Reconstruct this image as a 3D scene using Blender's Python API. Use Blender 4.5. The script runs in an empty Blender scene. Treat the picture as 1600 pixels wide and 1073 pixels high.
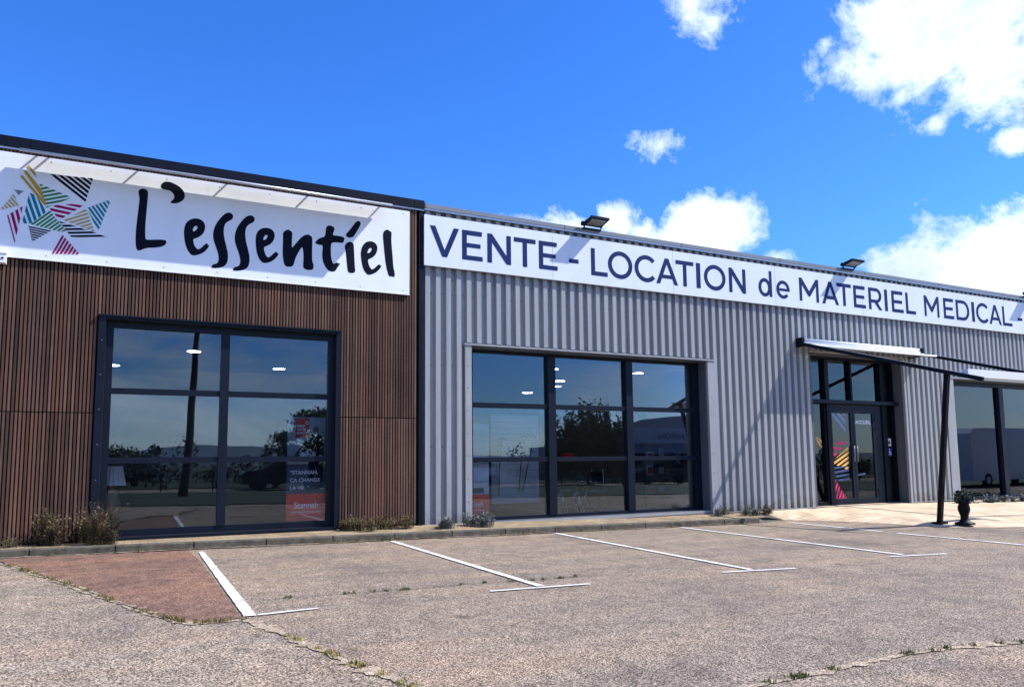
import bpy, math, random
from mathutils import Vector, Matrix
from mathutils.geometry import tessellate_polygon
R = math.radians
scene = bpy.context.scene
C = scene.collection
random.seed(7)

# ---------------------------------------------------------------- camera
YAW, PITCH, ROLL, EYE = 0.469765, 0.102125, -0.010643, 1.25
def cam_axes():
    sy, cy = math.sin(YAW), math.cos(YAW)
    f = Vector((sy*math.cos(PITCH), cy*math.cos(PITCH), math.sin(PITCH)))
    r = Vector((cy, -sy, 0)); u = r.cross(f)
    return r*math.cos(ROLL)+u*math.sin(ROLL), -r*math.sin(ROLL)+u*math.cos(ROLL), f
AR, AU, AF = cam_axes()
cd = bpy.data.cameras.new('camera'); cam = bpy.data.objects.new('camera', cd); C.objects.link(cam)
M = Matrix((AR, AU, -AF)).transposed().to_4x4(); M.translation = (0, 0, EYE)
cam.matrix_world = M
cd.sensor_width = 36; cd.lens = 1155/1600*36; cd.shift_y = 63.5/1600
cd.clip_start = .05; cd.clip_end = 3000
scene.camera = cam
scene.view_settings.view_transform = 'Standard'
scene.view_settings.look = 'None'
scene.view_settings.exposure = 0.46
scene.view_settings.gamma = 1

SUN = Vector((2.2, -1.0, 2.6)).normalized()
EL = math.asin(SUN.z)
sl = bpy.data.lights.new('sun', 'SUN'); sl.energy = 5.0; sl.angle = R(.53); sl.color = (1, .97, .92)
so = bpy.data.objects.new('sun', sl); C.objects.link(so)
so.rotation_euler = SUN.to_track_quat('Z', 'Y').to_euler()

def pix_dir(px, py):
    return (AR*((px-800)/1155) + AU*(-(py-600)/1155) + AF).normalized()

def survey(px, py, D=12.53):
    """photo measurement -> point on the real wall plane y = D (x, z)"""
    d = pix_dir(px, py); t = D/d.y
    return d.x*t, EYE+d.z*t

# ---------------------------------------------------------------- node helper
class N:
    def __init__(s, nt): s.nt = nt; s.n = nt.nodes; s.l = nt.links
    def new(s, t, **k):
        n = s.n.new(t)
        for a, b in k.items(): setattr(n, a, b)
        return n
    def put(s, sock, v):
        if v is None: return
        if hasattr(v, 'is_linked') or hasattr(v, 'links'): s.l.new(v, sock)
        else: sock.default_value = v
    def math(s, op, a, b=None, c=None, clamp=False):
        n = s.new('ShaderNodeMath', operation=op, use_clamp=clamp)
        s.put(n.inputs[0], a); s.put(n.inputs[1], b); s.put(n.inputs[2], c)
        return n.outputs[0]
    def noise(s, vec, scale, detail=3, rough=.5, dist=0):
        n = s.new('ShaderNodeTexNoise'); s.put(n.inputs['Vector'], vec)
        n.inputs['Scale'].default_value = scale; n.inputs['Detail'].default_value = detail
        n.inputs['Roughness'].default_value = rough; n.inputs['Distortion'].default_value = dist
        return n.outputs['Fac']
    def ramp(s, fac, stops, interp='LINEAR'):
        n = s.new('ShaderNodeValToRGB'); n.color_ramp.interpolation = interp
        e = n.color_ramp.elements
        while len(e) > 1: e.remove(e[-1])
        for i, (p, c) in enumerate(stops):
            el = e[0] if i == 0 else e.new(p)
            el.position = p; el.color = (*c, 1) if len(c) == 3 else c
        s.put(n.inputs[0], fac); return n.outputs[0]
    def mix(s, fac, a, b, blend='MIX'):
        n = s.new('ShaderNodeMix', data_type='RGBA', blend_type=blend)
        s.put(n.inputs[0], fac)
        s.put(n.inputs[6], (*a, 1) if isinstance(a, tuple) and len(a) == 3 else a)
        s.put(n.inputs[7], (*b, 1) if isinstance(b, tuple) and len(b) == 3 else b)
        return n.outputs[2]
    def mapping(s, vec, scale=(1, 1, 1), loc=(0, 0, 0)):
        n = s.new('ShaderNodeMapping'); s.put(n.inputs[0], vec)
        n.inputs['Scale'].default_value = scale; n.inputs['Location'].default_value = loc
        return n.outputs[0]

# ---------------------------------------------------------------- world
w = bpy.data.worlds.new('World'); scene.world = w; w.use_nodes = True
g = N(w.node_tree); bg = w.node_tree.nodes['Background']
tc = g.new('ShaderNodeTexCoord').outputs['Generated']
sky = g.new('ShaderNodeTexSky', sky_type='NISHITA'); sky.sun_disc = False
sky.sun_elevation = EL; sky.sun_rotation = math.atan2(SUN.x, SUN.y)
sky.air_density = 1.0; sky.dust_density = .3; sky.ozone_density = 3.0; sky.altitude = 300
hs = g.new('ShaderNodeHueSaturation'); hs.inputs['Saturation'].default_value = 1.25; hs.inputs['Value'].default_value = 1.0
g.put(hs.inputs['Color'], sky.outputs[0])
sepz = g.new('ShaderNodeSeparateXYZ'); g.put(sepz.inputs[0], tc)
tint = g.mix(g.math('MULTIPLY', sepz.outputs[2], 3.6, clamp=True), (.60, .74, .98), (.69, 1.0, 1.60))
skyc = g.mix(1.0, hs.outputs[0], tint, 'MULTIPLY')
def dotc(v):
    n = g.new('ShaderNodeVectorMath', operation='DOT_PRODUCT'); g.put(n.inputs[0], tc)
    n.inputs[1].default_value = v; return n.outputs['Value']
xr, yu, zf = dotc(AR), dotc(AU), dotc(AF)
# cloud banks: centre direction (azimuth/height seen from the lot), half sizes in tangent units, strength
banks = [(1490, 40, 190, 95, 1.25), (1425, 105, 70, 55, .9), (1560, 110, 90, 70, 1.1), (1370, 30, 65, 50, .95), (1290, 70, 14, 16, .55),
         (1092, 2, 62, 42, .75), (1115, 30, 28, 24, .6), (1028, 230, 42, 22, .5), (1580, 222, 22, 16, .5), (1462, 190, 16, 10, .4),
         (880, 366, 105, 36, 1.0), (955, 352, 48, 34, .8), (1105, 362, 72, 60, 1.15), (1000, 365, 30, 22, .6), (1150, 340, 30, 34, .7), (1215, 402, 24, 14, .6),
         (1540, 420, 150, 78, 1.1), (1420, 420, 80, 36, .8), (1590, 380, 70, 50, 1)]
msk = None
for (px, py, sx, sy, st) in banks:
    d = pix_dir(px, py); up = (Vector((0, 0, 1))-d*d.z).normalized(); ri = d.cross(up).normalized()
    f = 1.0/1155*(d.dot(AF))
    a = g.math('DIVIDE', dotc(ri), sx*f); b = g.math('DIVIDE', dotc(up), sy*f)
    q = g.math('SQRT', g.math('ADD', g.math('MULTIPLY', a, a), g.math('MULTIPLY', b, b)))
    m = g.math('MULTIPLY', g.math('SUBTRACT', 1.0, q), st)
    front = g.math('GREATER_THAN', dotc(d), 0.3)
    m = g.math('SUBTRACT', g.math('MULTIPLY', g.math('ADD', m, 3.0), front), 3.0)
    msk = m if msk is None else g.math('SMOOTH_MAX', msk, m, .25)
n1 = g.noise(tc, 8, 12, .66, .35); n2 = g.noise(tc, 24, 10, .66, .3)
fb = g.math('ADD', g.math('MULTIPLY', g.math('SUBTRACT', n1, .5), 3.1), g.math('MULTIPLY', g.math('SUBTRACT', n2, .5), 1.7))
dens = g.math('ADD', g.math('MULTIPLY', msk, 1.0), fb)
dens = g.math('MULTIPLY', g.math('SUBTRACT', dens, -.12), 1.6, clamp=True)
dens = g.math('MULTIPLY', dens, g.math('GREATER_THAN', msk, -.85))
# broken layer over the far side of the sky (behind the viewer, seen mirrored in the glazing)
nb = g.noise(g.mapping(tc, (1, 1, 3.4)), 3.4, 9, .62, .4)
back = g.math('MULTIPLY', g.math('SUBTRACT', nb, .46), 4.5, clamp=True)
sep = g.new('ShaderNodeSeparateXYZ'); g.put(sep.inputs[0], tc)
back = g.math('MULTIPLY', back, g.math('MULTIPLY', g.math('SUBTRACT', .05, sep.outputs[1]), 3.0, clamp=True))
back = g.math('MULTIPLY', back, .75)
dens = g.math('MAXIMUM', dens, back)
shade = g.noise(g.mapping(tc, (1, 1, 1.4), (.03, .02, .06)), 6, 8, .6)
ccol = g.ramp(shade, [(.36, (3.9, 4.9, 7.0)), (.5, (5.9, 6.9, 8.0)), (.62, (7.6, 8.3, 8.8))])
ccol = g.mix(g.math('MULTIPLY', g.math('SUBTRACT', .1, sep.outputs[1]), 2.0, clamp=True), ccol, (7.6, 8.2, 9.0))
col = g.mix(dens, skyc, ccol)
g.put(bg.inputs[0], col); bg.inputs[1].default_value = .125

# ---------------------------------------------------------------- materials
def mat(name, col=(.5, .5, .5), rough=.6, metal=0, var=0, vscale=3, bump=0, bscale=60, spec=.5, stretch=(1, 1, 1), emit=None):
    m = bpy.data.materials.new(name); m.use_nodes = True
    h = N(m.node_tree); b = m.node_tree.nodes['Principled BSDF']
    b.inputs['Roughness'].default_value = rough; b.inputs['Metallic'].default_value = metal
    b.inputs['Specular IOR Level'].default_value = spec
    co = h.new('ShaderNodeTexCoord').outputs['Object']
    v = h.mapping(co, stretch)
    n = h.noise(v, vscale, 5, .6)
    lo = tuple(max(0, c*(1-var)) for c in col); hi = tuple(min(1, c*(1+var)) for c in col)
    c = h.ramp(n, [(.3, lo), (.7, hi)])
    h.put(b.inputs['Base Color'], c)
    if bump:
        bn = h.new('ShaderNodeBump'); bn.inputs['Strength'].default_value = bump; bn.inputs['Distance'].default_value = .01
        h.put(bn.inputs['Height'], h.noise(v, bscale, 4, .6)); h.put(b.inputs['Normal'], bn.outputs[0])
    if emit:
        b.inputs['Emission Color'].default_value = (*emit[0], 1); b.inputs['Emission Strength'].default_value = emit[1]
    return m

def ground_mat(name, dark, midc, light, gs=70, patch=.14, contrast=1.0, streak=True):
    m = bpy.data.materials.new(name); m.use_nodes = True
    h = N(m.node_tree); b = m.node_tree.nodes['Principled BSDF']
    co = h.new('ShaderNodeTexCoord').outputs['Object']
    vo = h.new('ShaderNodeTexVoronoi'); h.put(vo.inputs['Vector'], co); vo.inputs['Scale'].default_value = gs
    sepc = h.new('ShaderNodeSeparateColor'); h.put(sepc.inputs[0], vo.outputs['Color'])
    fine = h.noise(co, gs*.55, 3, .75)
    f = h.math('ADD', h.math('MULTIPLY', sepc.outputs[0], .55), h.math('MULTIPLY', fine, .45))
    c = h.ramp(f, [(.28, dark), (.5, midc), (.72, light)])
    big = h.noise(co, .7, 6, .62, .3); mid2 = h.noise(co, 5, 6, .6)
    c = h.mix(h.math('MULTIPLY', big, 1.0), c, h.mix(1.0, c, (1.38, 1.26, 1.16), 'MULTIPLY'))
    dk = h.ramp(mid2, [(.38, (1-patch*1.7,)*3), (.6, (1, 1, 1))])
    c = h.mix(1.0, c, dk, 'MULTIPLY')
    if streak:   # oily parking stains
        st = h.noise(h.mapping(co, (.55, .25, 1), (4, 2, 0)), 1.6, 4, .6)
        c = h.mix(1.0, c, h.ramp(st, [(.3, (.74, .74, .8)), (.48, (1, 1, 1))]), 'MULTIPLY')
        # wheel tracks and pale dusty drifts
        tr = h.noise(h.mapping(co, (.18, 1.1, 1), (1, 7, 0)), 1.3, 5, .6, .4)
        c = h.mix(1.0, c, h.ramp(tr, [(.38, (1.16, 1.1, 1.02)), (.5, (1, 1, 1)), (.64, (.86, .86, .88))]), 'MULTIPLY')
        spot = h.new('ShaderNodeTexVoronoi'); h.put(spot.inputs['Vector'], co); spot.inputs['Scale'].default_value = 1.1
        wob = h.math('ADD', spot.outputs['Distance'], h.math('MULTIPLY', h.noise(co, 9, 4, .6), .12))
        c = h.mix(1.0, c, h.ramp(wob, [(.10, (.6, .6, .63)), (.17, (1, 1, 1))]), 'MULTIPLY')
    h.put(b.inputs['Base Color'], c)
    b.inputs['Roughness'].default_value = .85; b.inputs['Specular IOR Level'].default_value = .35
    bn = h.new('ShaderNodeBump'); bn.inputs['Strength'].default_value = .9; bn.inputs['Distance'].default_value = .012
    h.put(bn.inputs['Height'], f); h.put(b.inputs['Normal'], bn.outputs[0])
    return m

M_ = {}
M_['asphalt'] = ground_mat('worn_asphalt', (.024, .017, .011), (.172, .132, .096), (.6, .5, .385), 160)
M_['asphalt_old'] = ground_mat('old_gravel_asphalt', (.026, .02, .013), (.19, .15, .11), (.64, .54, .42), 140)
M_['red'] = ground_mat('red_asphalt', (.045, .024, .017), (.17, .085, .06), (.44, .29, .21), 140, .2)
M_['dirt'] = ground_mat('crack_sand', (.16, .12, .07), (.36, .285, .2), (.6, .5, .38), 110, streak=False)
M_['gap'] = mat('crack_dark', (.03, .026, .02), .95, var=.4, vscale=20)
M_['white_line'] = mat('road_paint', (.8, .8, .78), .7, var=.12, vscale=25, bump=.5, bscale=90)
def paint_mat():
    m = bpy.data.materials.new('worn_white_paint'); m.use_nodes = True
    h = N(m.node_tree); b = m.node_tree.nodes['Principled BSDF']
    co = h.new('ShaderNodeTexCoord').outputs['Object']
    a = h.noise(co, 70, 4, .7); d = h.noise(co, 3, 5, .65)
    f = h.math('ADD', h.math('MULTIPLY', a, .6), h.math('MULTIPLY', d, .5))
    c = h.ramp(f, [(.43, (.2, .16, .13)), (.475, (.62, .6, .57)), (.6, (.82, .82, .8))])
    h.put(b.inputs['Base Color'], c); b.inputs['Roughness'].default_value = .75
    bn = h.new('ShaderNodeBump'); bn.inputs['Strength'].default_value = .6; bn.inputs['Distance'].default_value = .008
    h.put(bn.inputs['Height'], a); h.put(b.inputs['Normal'], bn.outputs[0]); return m
M_['white_line'] = paint_mat()
M_['line_worn'] = mat('worn_road_paint', (.55, .53, .48), .8, var=.3, vscale=30, bump=.5, bscale=90)
M_['kerb'] = mat('kerb_concrete', (.085, .075, .055), .9, var=.5, vscale=9, bump=.6, bscale=40)
M_['grass'] = mat('dry_grass', (.2, .17, .05), .8, var=.5, vscale=15)
M_['grass_y'] = mat('yellow_grass', (.42, .33, .06), .8, var=.4, vscale=15)
M_['grassg'] = mat('green_grass', (.07, .11, .03), .8, var=.5, vscale=6)
M_['lawn'] = mat('lawn', (.022, .038, .011), .9, var=.5, vscale=6, bump=.8, bscale=30)
M_['navy'] = mat('anthracite_blue_paint', (.006, .0095, .019), .4, spec=.18, var=.15, vscale=4)
M_['navy_cap'] = mat('anthracite_cap_metal', (.005, .008, .018), .5, spec=.12, var=.15, vscale=2)
M_['black'] = mat('black_paint', (.003, .004, .008), .45, spec=.15, var=.2)
def sheet_mat():
    m = bpy.data.materials.new('grey_steel_cladding'); m.use_nodes = True
    h = N(m.node_tree); b = m.node_tree.nodes['Principled BSDF']
    co = h.new('ShaderNodeTexCoord').outputs['Object']; sp = h.new('ShaderNodeSeparateXYZ'); h.put(sp.inputs[0], co)
    c = h.ramp(h.noise(h.mapping(co, (1, 1, .25)), 1.2, 5, .6), [(.3, (.285, .292, .30)), (.7, (.34, .348, .354))])
    st = h.noise(h.mapping(co, (26, 26, .5)), 1, 5, .65)
    c = h.mix(1, c, h.ramp(st, [(.3, (.84, .84, .83)), (.55, (1, 1, 1)), (.75, (1.06, 1.06, 1.06))]), 'MULTIPLY')
    dirt = h.math('SUBTRACT', h.math('MULTIPLY', h.math('SUBTRACT', .85, sp.outputs[2]), .9, clamp=True), h.math('MULTIPLY', h.noise(co, 7, 5, .7), .9))
    c = h.mix(h.math('MULTIPLY', dirt, 2.2, clamp=True), c, (.17, .15, .125))
    h.put(b.inputs['Base Color'], c); b.inputs['Roughness'].default_value = .42
    bn = h.new('ShaderNodeBump'); bn.inputs['Strength'].default_value = .25; bn.inputs['Distance'].default_value = .03
    h.put(bn.inputs['Height'], h.noise(h.mapping(co, (2.2, 2.2, .9)), 1, 2, .5)); h.put(b.inputs['Normal'], bn.outputs[0]); return m
M_['sheet'] = sheet_mat()
M_['sheet_trim'] = mat('grey_steel_trim', (.31, .31, .31), .42, var=.1, vscale=3, stretch=(1, 1, .4))
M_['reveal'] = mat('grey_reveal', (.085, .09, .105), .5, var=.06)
M_['cap'] = mat('grey_parapet_cap', (.19, .205, .225), .4, var=.08, vscale=1)
M_['steel'] = mat('galvanised', (.55, .56, .58), .35, .6, var=.1)
M_['white'] = mat('white_sign_panel', (.8, .83, .87), .38, var=.045, vscale=1.2, stretch=(1.6, 1, .35))
M_['white2'] = mat('white_banner_panel', (.7, .74, .81), .45, var=.05, vscale=1.3, stretch=(1.6, 1, .35))
M_['ink'] = mat('ink_navy', (.004, .006, .014), .5, spec=.08, var=.05)
M_['letters'] = mat('letter_blue', (.014, .028, .11), .5, spec=.08, var=.1, vscale=3)
M_['board'] = mat('dark_backing', (.006, .005, .005), .9)
M_['concrete'] = mat('plinth_concrete', (.22, .2, .18), .9, var=.25, vscale=4, bump=.4)
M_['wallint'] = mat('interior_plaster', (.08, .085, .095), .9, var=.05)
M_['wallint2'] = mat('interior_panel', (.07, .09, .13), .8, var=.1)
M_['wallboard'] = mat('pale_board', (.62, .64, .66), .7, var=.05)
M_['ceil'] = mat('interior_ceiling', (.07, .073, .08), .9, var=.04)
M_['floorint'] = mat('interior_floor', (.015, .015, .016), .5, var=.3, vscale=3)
M_['lamp'] = mat('lamp_glow', (.9, .9, .9), .5, emit=((1, .97, .9), 14))
M_['chrome'] = mat('chrome', (.6, .62, .65), .2, .9)
M_['plastic_w'] = mat('white_plastic', (.75, .77, .78), .4, var=.04)
M_['red_pl'] = mat('red_vinyl', (.85, .02, .015), .45, var=.12)
M_['gold'] = mat('ink_gold', (.5, .29, .02), .5, spec=.08); M_['green'] = mat('ink_green', (.03, .22, .07), .5, spec=.08)
M_['mag'] = mat('ink_magenta', (.34, .003, .08), .5, spec=.08); M_['teal'] = mat('ink_teal', (.0, .2, .27), .5, spec=.08)
M_['beige'] = mat('ink_beige', (.5, .35, .11), .5, spec=.08)
M_['vblue'] = mat('vinyl_blue', (.03, .06, .16), .5); M_['vpink'] = mat('vinyl_pink', (.75, .02, .13), .5)
M_['vorange'] = mat('vinyl_orange', (.85, .45, .08), .5); M_['vwhite'] = mat('vinyl_white', (.72, .74, .78), .5)
M_['vgreyblue'] = mat('vinyl_pale_blue', (.2, .28, .45), .5)
M_['hblue'] = mat('sign_blue', (.02, .06, .4), .5)
M_['photo'] = mat('poster_grey', (.48, .56, .6), .6, var=.2, vscale=3); M_['skin'] = mat('poster_skin', (.3, .18, .12), .6)
M_['darkobj'] = mat('dark_rubber', (.012, .012, .014), .6, var=.3)
M_['bark'] = mat('bark', (.07, .05, .035), .95, var=.4, vscale=10, bump=.6)
M_['leaf'] = mat('leaf_dark', (.035, .055, .02), .8, var=.6, vscale=.6); M_['leaf2'] = mat('leaf_mid', (.06, .085, .03), .8, var=.5, vscale=.8)
M_['cypress'] = mat('cypress_leaf', (.01, .017, .008), .85, var=.5, vscale=.8)
M_['stem_brown'] = mat('dry_stem', (.12, .075, .035), .9, var=.5, vscale=6)
M_['stem_olive'] = mat('olive_leaf', (.10, .095, .045), .9, var=.5, vscale=6)
M_['stem_blue'] = mat('glaucous_leaf', (.16, .19, .2), .8, var=.4, vscale=6)
M_['leaf_dk'] = mat('shrub_leaf', (.025, .04, .04), .7, var=.5, vscale=7)
M_['flower'] = mat('yellow_flower', (.75, .5, .03), .7)
M_['hill'] = mat('hill_green', (.07, .1, .12), .95, var=.3, vscale=.02)
M_['van'] = mat('van_white', (.82, .84, .86), .3, var=.03); M_['tyre'] = mat('tyre_rubber', (.02, .02, .02), .8)
M_['bldg'] = mat('pale_render', (.42, .42, .42), .8, var=.08); M_['bldg2'] = mat('far_cladding', (.2, .22, .25), .6, var=.08)
M_['fabric'] = mat('awning_fabric', (.75, .76, .78), .8, var=.04)

def brick_mat():
    m = bpy.data.materials.new('sand_pavers'); m.use_nodes = True
    h = N(m.node_tree); b = m.node_tree.nodes['Principled BSDF']
    co = h.new('ShaderNodeTexCoord').outputs['Object']
    br = h.new('ShaderNodeTexBrick'); h.put(br.inputs['Vector'], co)
    br.inputs['Scale'].default_value = 1; br.inputs['Brick Width'].default_value = .2; br.inputs['Row Height'].default_value = .1
    br.inputs['Mortar Size'].default_value = .006; br.inputs['Bias'].default_value = 0
    br.inputs['Color1'].default_value = (.4, .31, .2, 1); br.inputs['Color2'].default_value = (.3, .215, .14, 1)
    br.inputs['Mortar'].default_value = (.14, .11, .06, 1)
    n = h.noise(co, 2.2, 6, .65); n2 = h.noise(co, 35, 4, .7)
    c = h.mix(1, br.outputs[0], h.ramp(n, [(.32, (.6, .58, .5)), (.62, (1.12, 1.08, 1.0))]), 'MULTIPLY')
    c = h.mix(1, c, h.ramp(n2, [(.3, (.72, .72, .7)), (.7, (1.15, 1.15, 1.15))]), 'MULTIPLY')
    h.put(b.inputs['Base Color'], c); b.inputs['Roughness'].default_value = .9
    bn = h.new('ShaderNodeBump'); bn.inputs['Strength'].default_value = .5; bn.inputs['Distance'].default_value = .01
    h.put(bn.inputs['Height'], n2); h.put(b.inputs['Normal'], bn.outputs[0]); return m
M_['pavers'] = brick_mat()

def apron_mat():
    m = bpy.data.materials.new('sand_slab'); m.use_nodes = True
    h = N(m.node_tree); b = m.node_tree.nodes['Principled BSDF']
    co = h.new('ShaderNodeTexCoord').outputs['Object']
    br = h.new('ShaderNodeTexBrick'); h.put(br.inputs['Vector'], co)
    br.inputs['Scale'].default_value = 1; br.inputs['Brick Width'].default_value = .4; br.inputs['Row Height'].default_value = .2
    br.inputs['Mortar Size'].default_value = .008
    br.inputs['Color1'].default_value = (.68, .55, .38, 1); br.inputs['Color2'].default_value = (.58, .45, .3, 1)
    br.inputs['Mortar'].default_value = (.34, .26, .17, 1)
    n = h.noise(co, 1.6, 6, .65); n2 = h.noise(co, 45, 4, .7)
    c = h.mix(1, br.outputs[0], h.ramp(n, [(.3, (.72, .68, .62)), (.6, (1.1, 1.08, 1.05))]), 'MULTIPLY')
    c = h.mix(1, c, h.ramp(n2, [(.3, (.85, .85, .84)), (.7, (1.1, 1.1, 1.1))]), 'MULTIPLY')
    h.put(b.inputs['Base Color'], c); b.inputs['Roughness'].default_value = .9; return m
M_['apron'] = apron_mat()

def batten_mat():
    m = bpy.data.materials.new('brown_composite_battens'); m.use_nodes = True
    h = N(m.node_tree); b = m.node_tree.nodes['Principled BSDF']
    co = h.new('ShaderNodeTexCoord').outputs['Object']
    s = h.new('ShaderNodeSeparateXYZ'); h.put(s.inputs[0], co)
    idx = h.math('FLOOR', h.math('DIVIDE', s.outputs[0], .049))
    lv = h.math('MULTIPLY', h.math('GREATER_THAN', s.outputs[2], 2.01), 37.0)
    wn = h.new('ShaderNodeTexWhiteNoise', noise_dimensions='1D'); h.put(wn.inputs['W'], h.math('ADD', idx, lv))
    c = h.ramp(wn.outputs['Value'], [(0, (.075, .04, .028)), (.4, (.11, .062, .044)), (.8, (.155, .093, .067)), (1, (.15, .058, .036))])
    n = h.noise(h.mapping(co, (60, 60, 2.5)), 1, 5, .6)
    c = h.mix(1, c, h.ramp(n, [(.3, (.78, .78, .78)), (.7, (1.2, 1.2, 1.2))]), 'MULTIPLY')
    n = h.noise(h.mapping(co, (1, 1, .6)), 1.1, 4, .6)
    c = h.mix(1, c, h.ramp(n, [(.3, (.72, .72, .76)), (.7, (1.25, 1.16, 1.1))]), 'MULTIPLY')
    h.put(b.inputs['Base Color'], c); b.inputs['Roughness'].default_value = .7; b.inputs['Specular IOR Level'].default_value = .2; return m
M_['batten'] = batten_mat()

def glass_mat():
    m = bpy.data.materials.new('window_glass'); m.use_nodes = True
    nt = m.node_tree; nt.nodes.clear(); h = N(nt)
    out = h.new('ShaderNodeOutputMaterial'); mx = h.new('ShaderNodeMixShader')
    tr = h.new('ShaderNodeBsdfTransparent'); tr.inputs[0].default_value = (.91, .93, .95, 1)
    gl = h.new('ShaderNodeBsdfGlossy'); gl.inputs['Roughness'].default_value = .0; gl.inputs[0].default_value = (.82, .92, 1, 1)
    co = h.new('ShaderNodeTexCoord').outputs['Object']
    bn = h.new('ShaderNodeBump'); bn.inputs['Strength'].default_value = .03; bn.inputs['Distance'].default_value = .05
    h.put(bn.inputs['Height'], h.noise(co, .9, 1, .4)); h.put(gl.inputs['Normal'], bn.outputs[0])
    fr = h.new('ShaderNodeFresnel'); fr.inputs[0].default_value = 1.45
    f = h.math('ADD', h.math('MULTIPLY', fr.outputs[0], 1.3), .03, clamp=True)
    h.put(mx.inputs[0], f); nt.links.new(tr.outputs[0], mx.inputs[1]); nt.links.new(gl.outputs[0], mx.inputs[2])
    nt.links.new(mx.outputs[0], out.inputs[0]); return m
M_['glass'] = glass_mat()

# ---------------------------------------------------------------- mesh builder
class MB:
    def __init__(s): s.v = []; s.f = []; s.m = []; s.mats = []; s.sm = []
    def mi(s, m):
        m = M_[m] if isinstance(m, str) else m
        if m not in s.mats: s.mats.append(m)
        return s.mats.index(m)
    def quad(s, pts, m, smooth=False):
        b = len(s.v); s.v += [tuple(p) for p in pts]; s.f.append(tuple(range(b, b+len(pts)))); s.m.append(s.mi(m)); s.sm.append(smooth)
    def box(s, x0, x1, y0, y1, z0, z1, m):
        b = len(s.v)
        s.v += [(x, y, z) for z in (z0, z1) for y in (y0, y1) for x in (x0, x1)]
        for f in ((0, 2, 3, 1), (4, 5, 7, 6), (0, 1, 5, 4), (2, 6, 7, 3), (1, 3, 7, 5), (0, 4, 6, 2)):
            s.f.append(tuple(b+i for i in f)); s.m.append(s.mi(m)); s.sm.append(False)
        return s
    def beam(s, a, b, wdt, hgt, m, up=(0, 0, 1)):
        a, b = Vector(a), Vector(b); d = (b-a).normalized(); up = Vector(up)
        r = d.cross(up); r = r.normalized() if r.length > 1e-5 else Vector((1, 0, 0)); u = r.cross(d)
        k = len(s.v)
        for p in (a, b):
            for i, j in ((-1, -1), (1, -1), (1, 1), (-1, 1)): s.v.append(tuple(p+r*i*wdt/2+u*j*hgt/2))
        for f in ((3, 2, 1, 0), (4, 5, 6, 7), (0, 1, 5, 4), (1, 2, 6, 5), (2, 3, 7, 6), (3, 0, 4, 7)):
            s.f.append(tuple(k+i for i in f)); s.m.append(s.mi(m)); s.sm.append(False)
        return s
    def tube(s, pts, rad, m, n=8, caps=True):
        pts = [Vector(p) for p in pts]; rad = rad if isinstance(rad, (list, tuple)) else [rad]*len(pts)
        k = len(s.v); ref = Vector((.31, .17, .93))
        for i, p in enumerate(pts):
            d = (pts[min(i+1, len(pts)-1)]-pts[max(i-1, 0)]).normalized()
            r = d.cross(ref)
            if r.length < .1: r = d.cross(Vector((1, 0, 0)))
            r.normalize(); u = r.cross(d)
            for j in range(n):
                a = 2*math.pi*j/n; s.v.append(tuple(p+(r*math.cos(a)+u*math.sin(a))*rad[i]))
        for i in range(len(pts)-1):
            for j in range(n):
                s.f.append((k+i*n+j, k+i*n+(j+1) % n, k+(i+1)*n+(j+1) % n, k+(i+1)*n+j)); s.m.append(s.mi(m)); s.sm.append(True)
        if caps:
            s.f.append(tuple(k+j for j in range(n))[::-1]); s.m.append(s.mi(m)); s.sm.append(False)
            e = k+(len(pts)-1)*n; s.f.append(tuple(e+j for j in range(n))); s.m.append(s.mi(m)); s.sm.append(False)
        return s
    def lathe(s, prof, c, m, n=20):
        return s.tube([(c[0], c[1], c[2]+z) for z, r in prof], [max(r, .0005) for z, r in prof], m, n)
    def poly(s, loops, y, m, th=.003):
        """loops of (x,z) on the wall plane, first outer then holes; front at y-th"""
        t = tessellate_polygon([[Vector((a, b, 0)) for a, b in lp] for lp in loops])
        flat = [p for lp in loops for p in lp]; k = len(s.v)
        s.v += [(a, y-th, b) for a, b in flat]
        for f in t:
            a, b, c = [Vector((*flat[i], 0)) for i in f]
            nz = (b-a).cross(c-a).z
            s.f.append(tuple(k+i for i in (f if nz > 0 else f[::-1]))); s.m.append(s.mi(m)); s.sm.append(False)
        return s
    def build(s, name, parent=None):
        me = bpy.data.meshes.new(name); me.from_pydata(s.v, [], s.f)
        for m in s.mats: me.materials.append(m)
        for i, p in enumerate(me.polygons): p.material_index = s.m[i]; p.use_smooth = s.sm[i]
        me.update(); o = bpy.data.objects.new(name, me); C.objects.link(o)
        if parent: o.parent = parent; o.matrix_parent_inverse = Matrix.Identity(4)
        if parent and parent.matrix_basis != Matrix.Identity(4):
            o.matrix_parent_inverse = parent.matrix_basis.inverted()
        return o
def tag(o, label, cat, group=None, kind=None):
    if label: o['label'] = label
    if cat: o['category'] = cat
    if group: o['group'] = group
    if kind: o['kind'] = kind
    return o
def empty(name, loc, label, cat, group=None):
    o = bpy.data.objects.new(name, None); C.objects.link(o); o.location = loc; o.empty_display_size = .3
    bpy.context.view_layer.update()
    return tag(o, label, cat, group)
def struct(mb, name):
    o = mb.build(name); o['kind'] = 'structure'; return o
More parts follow.
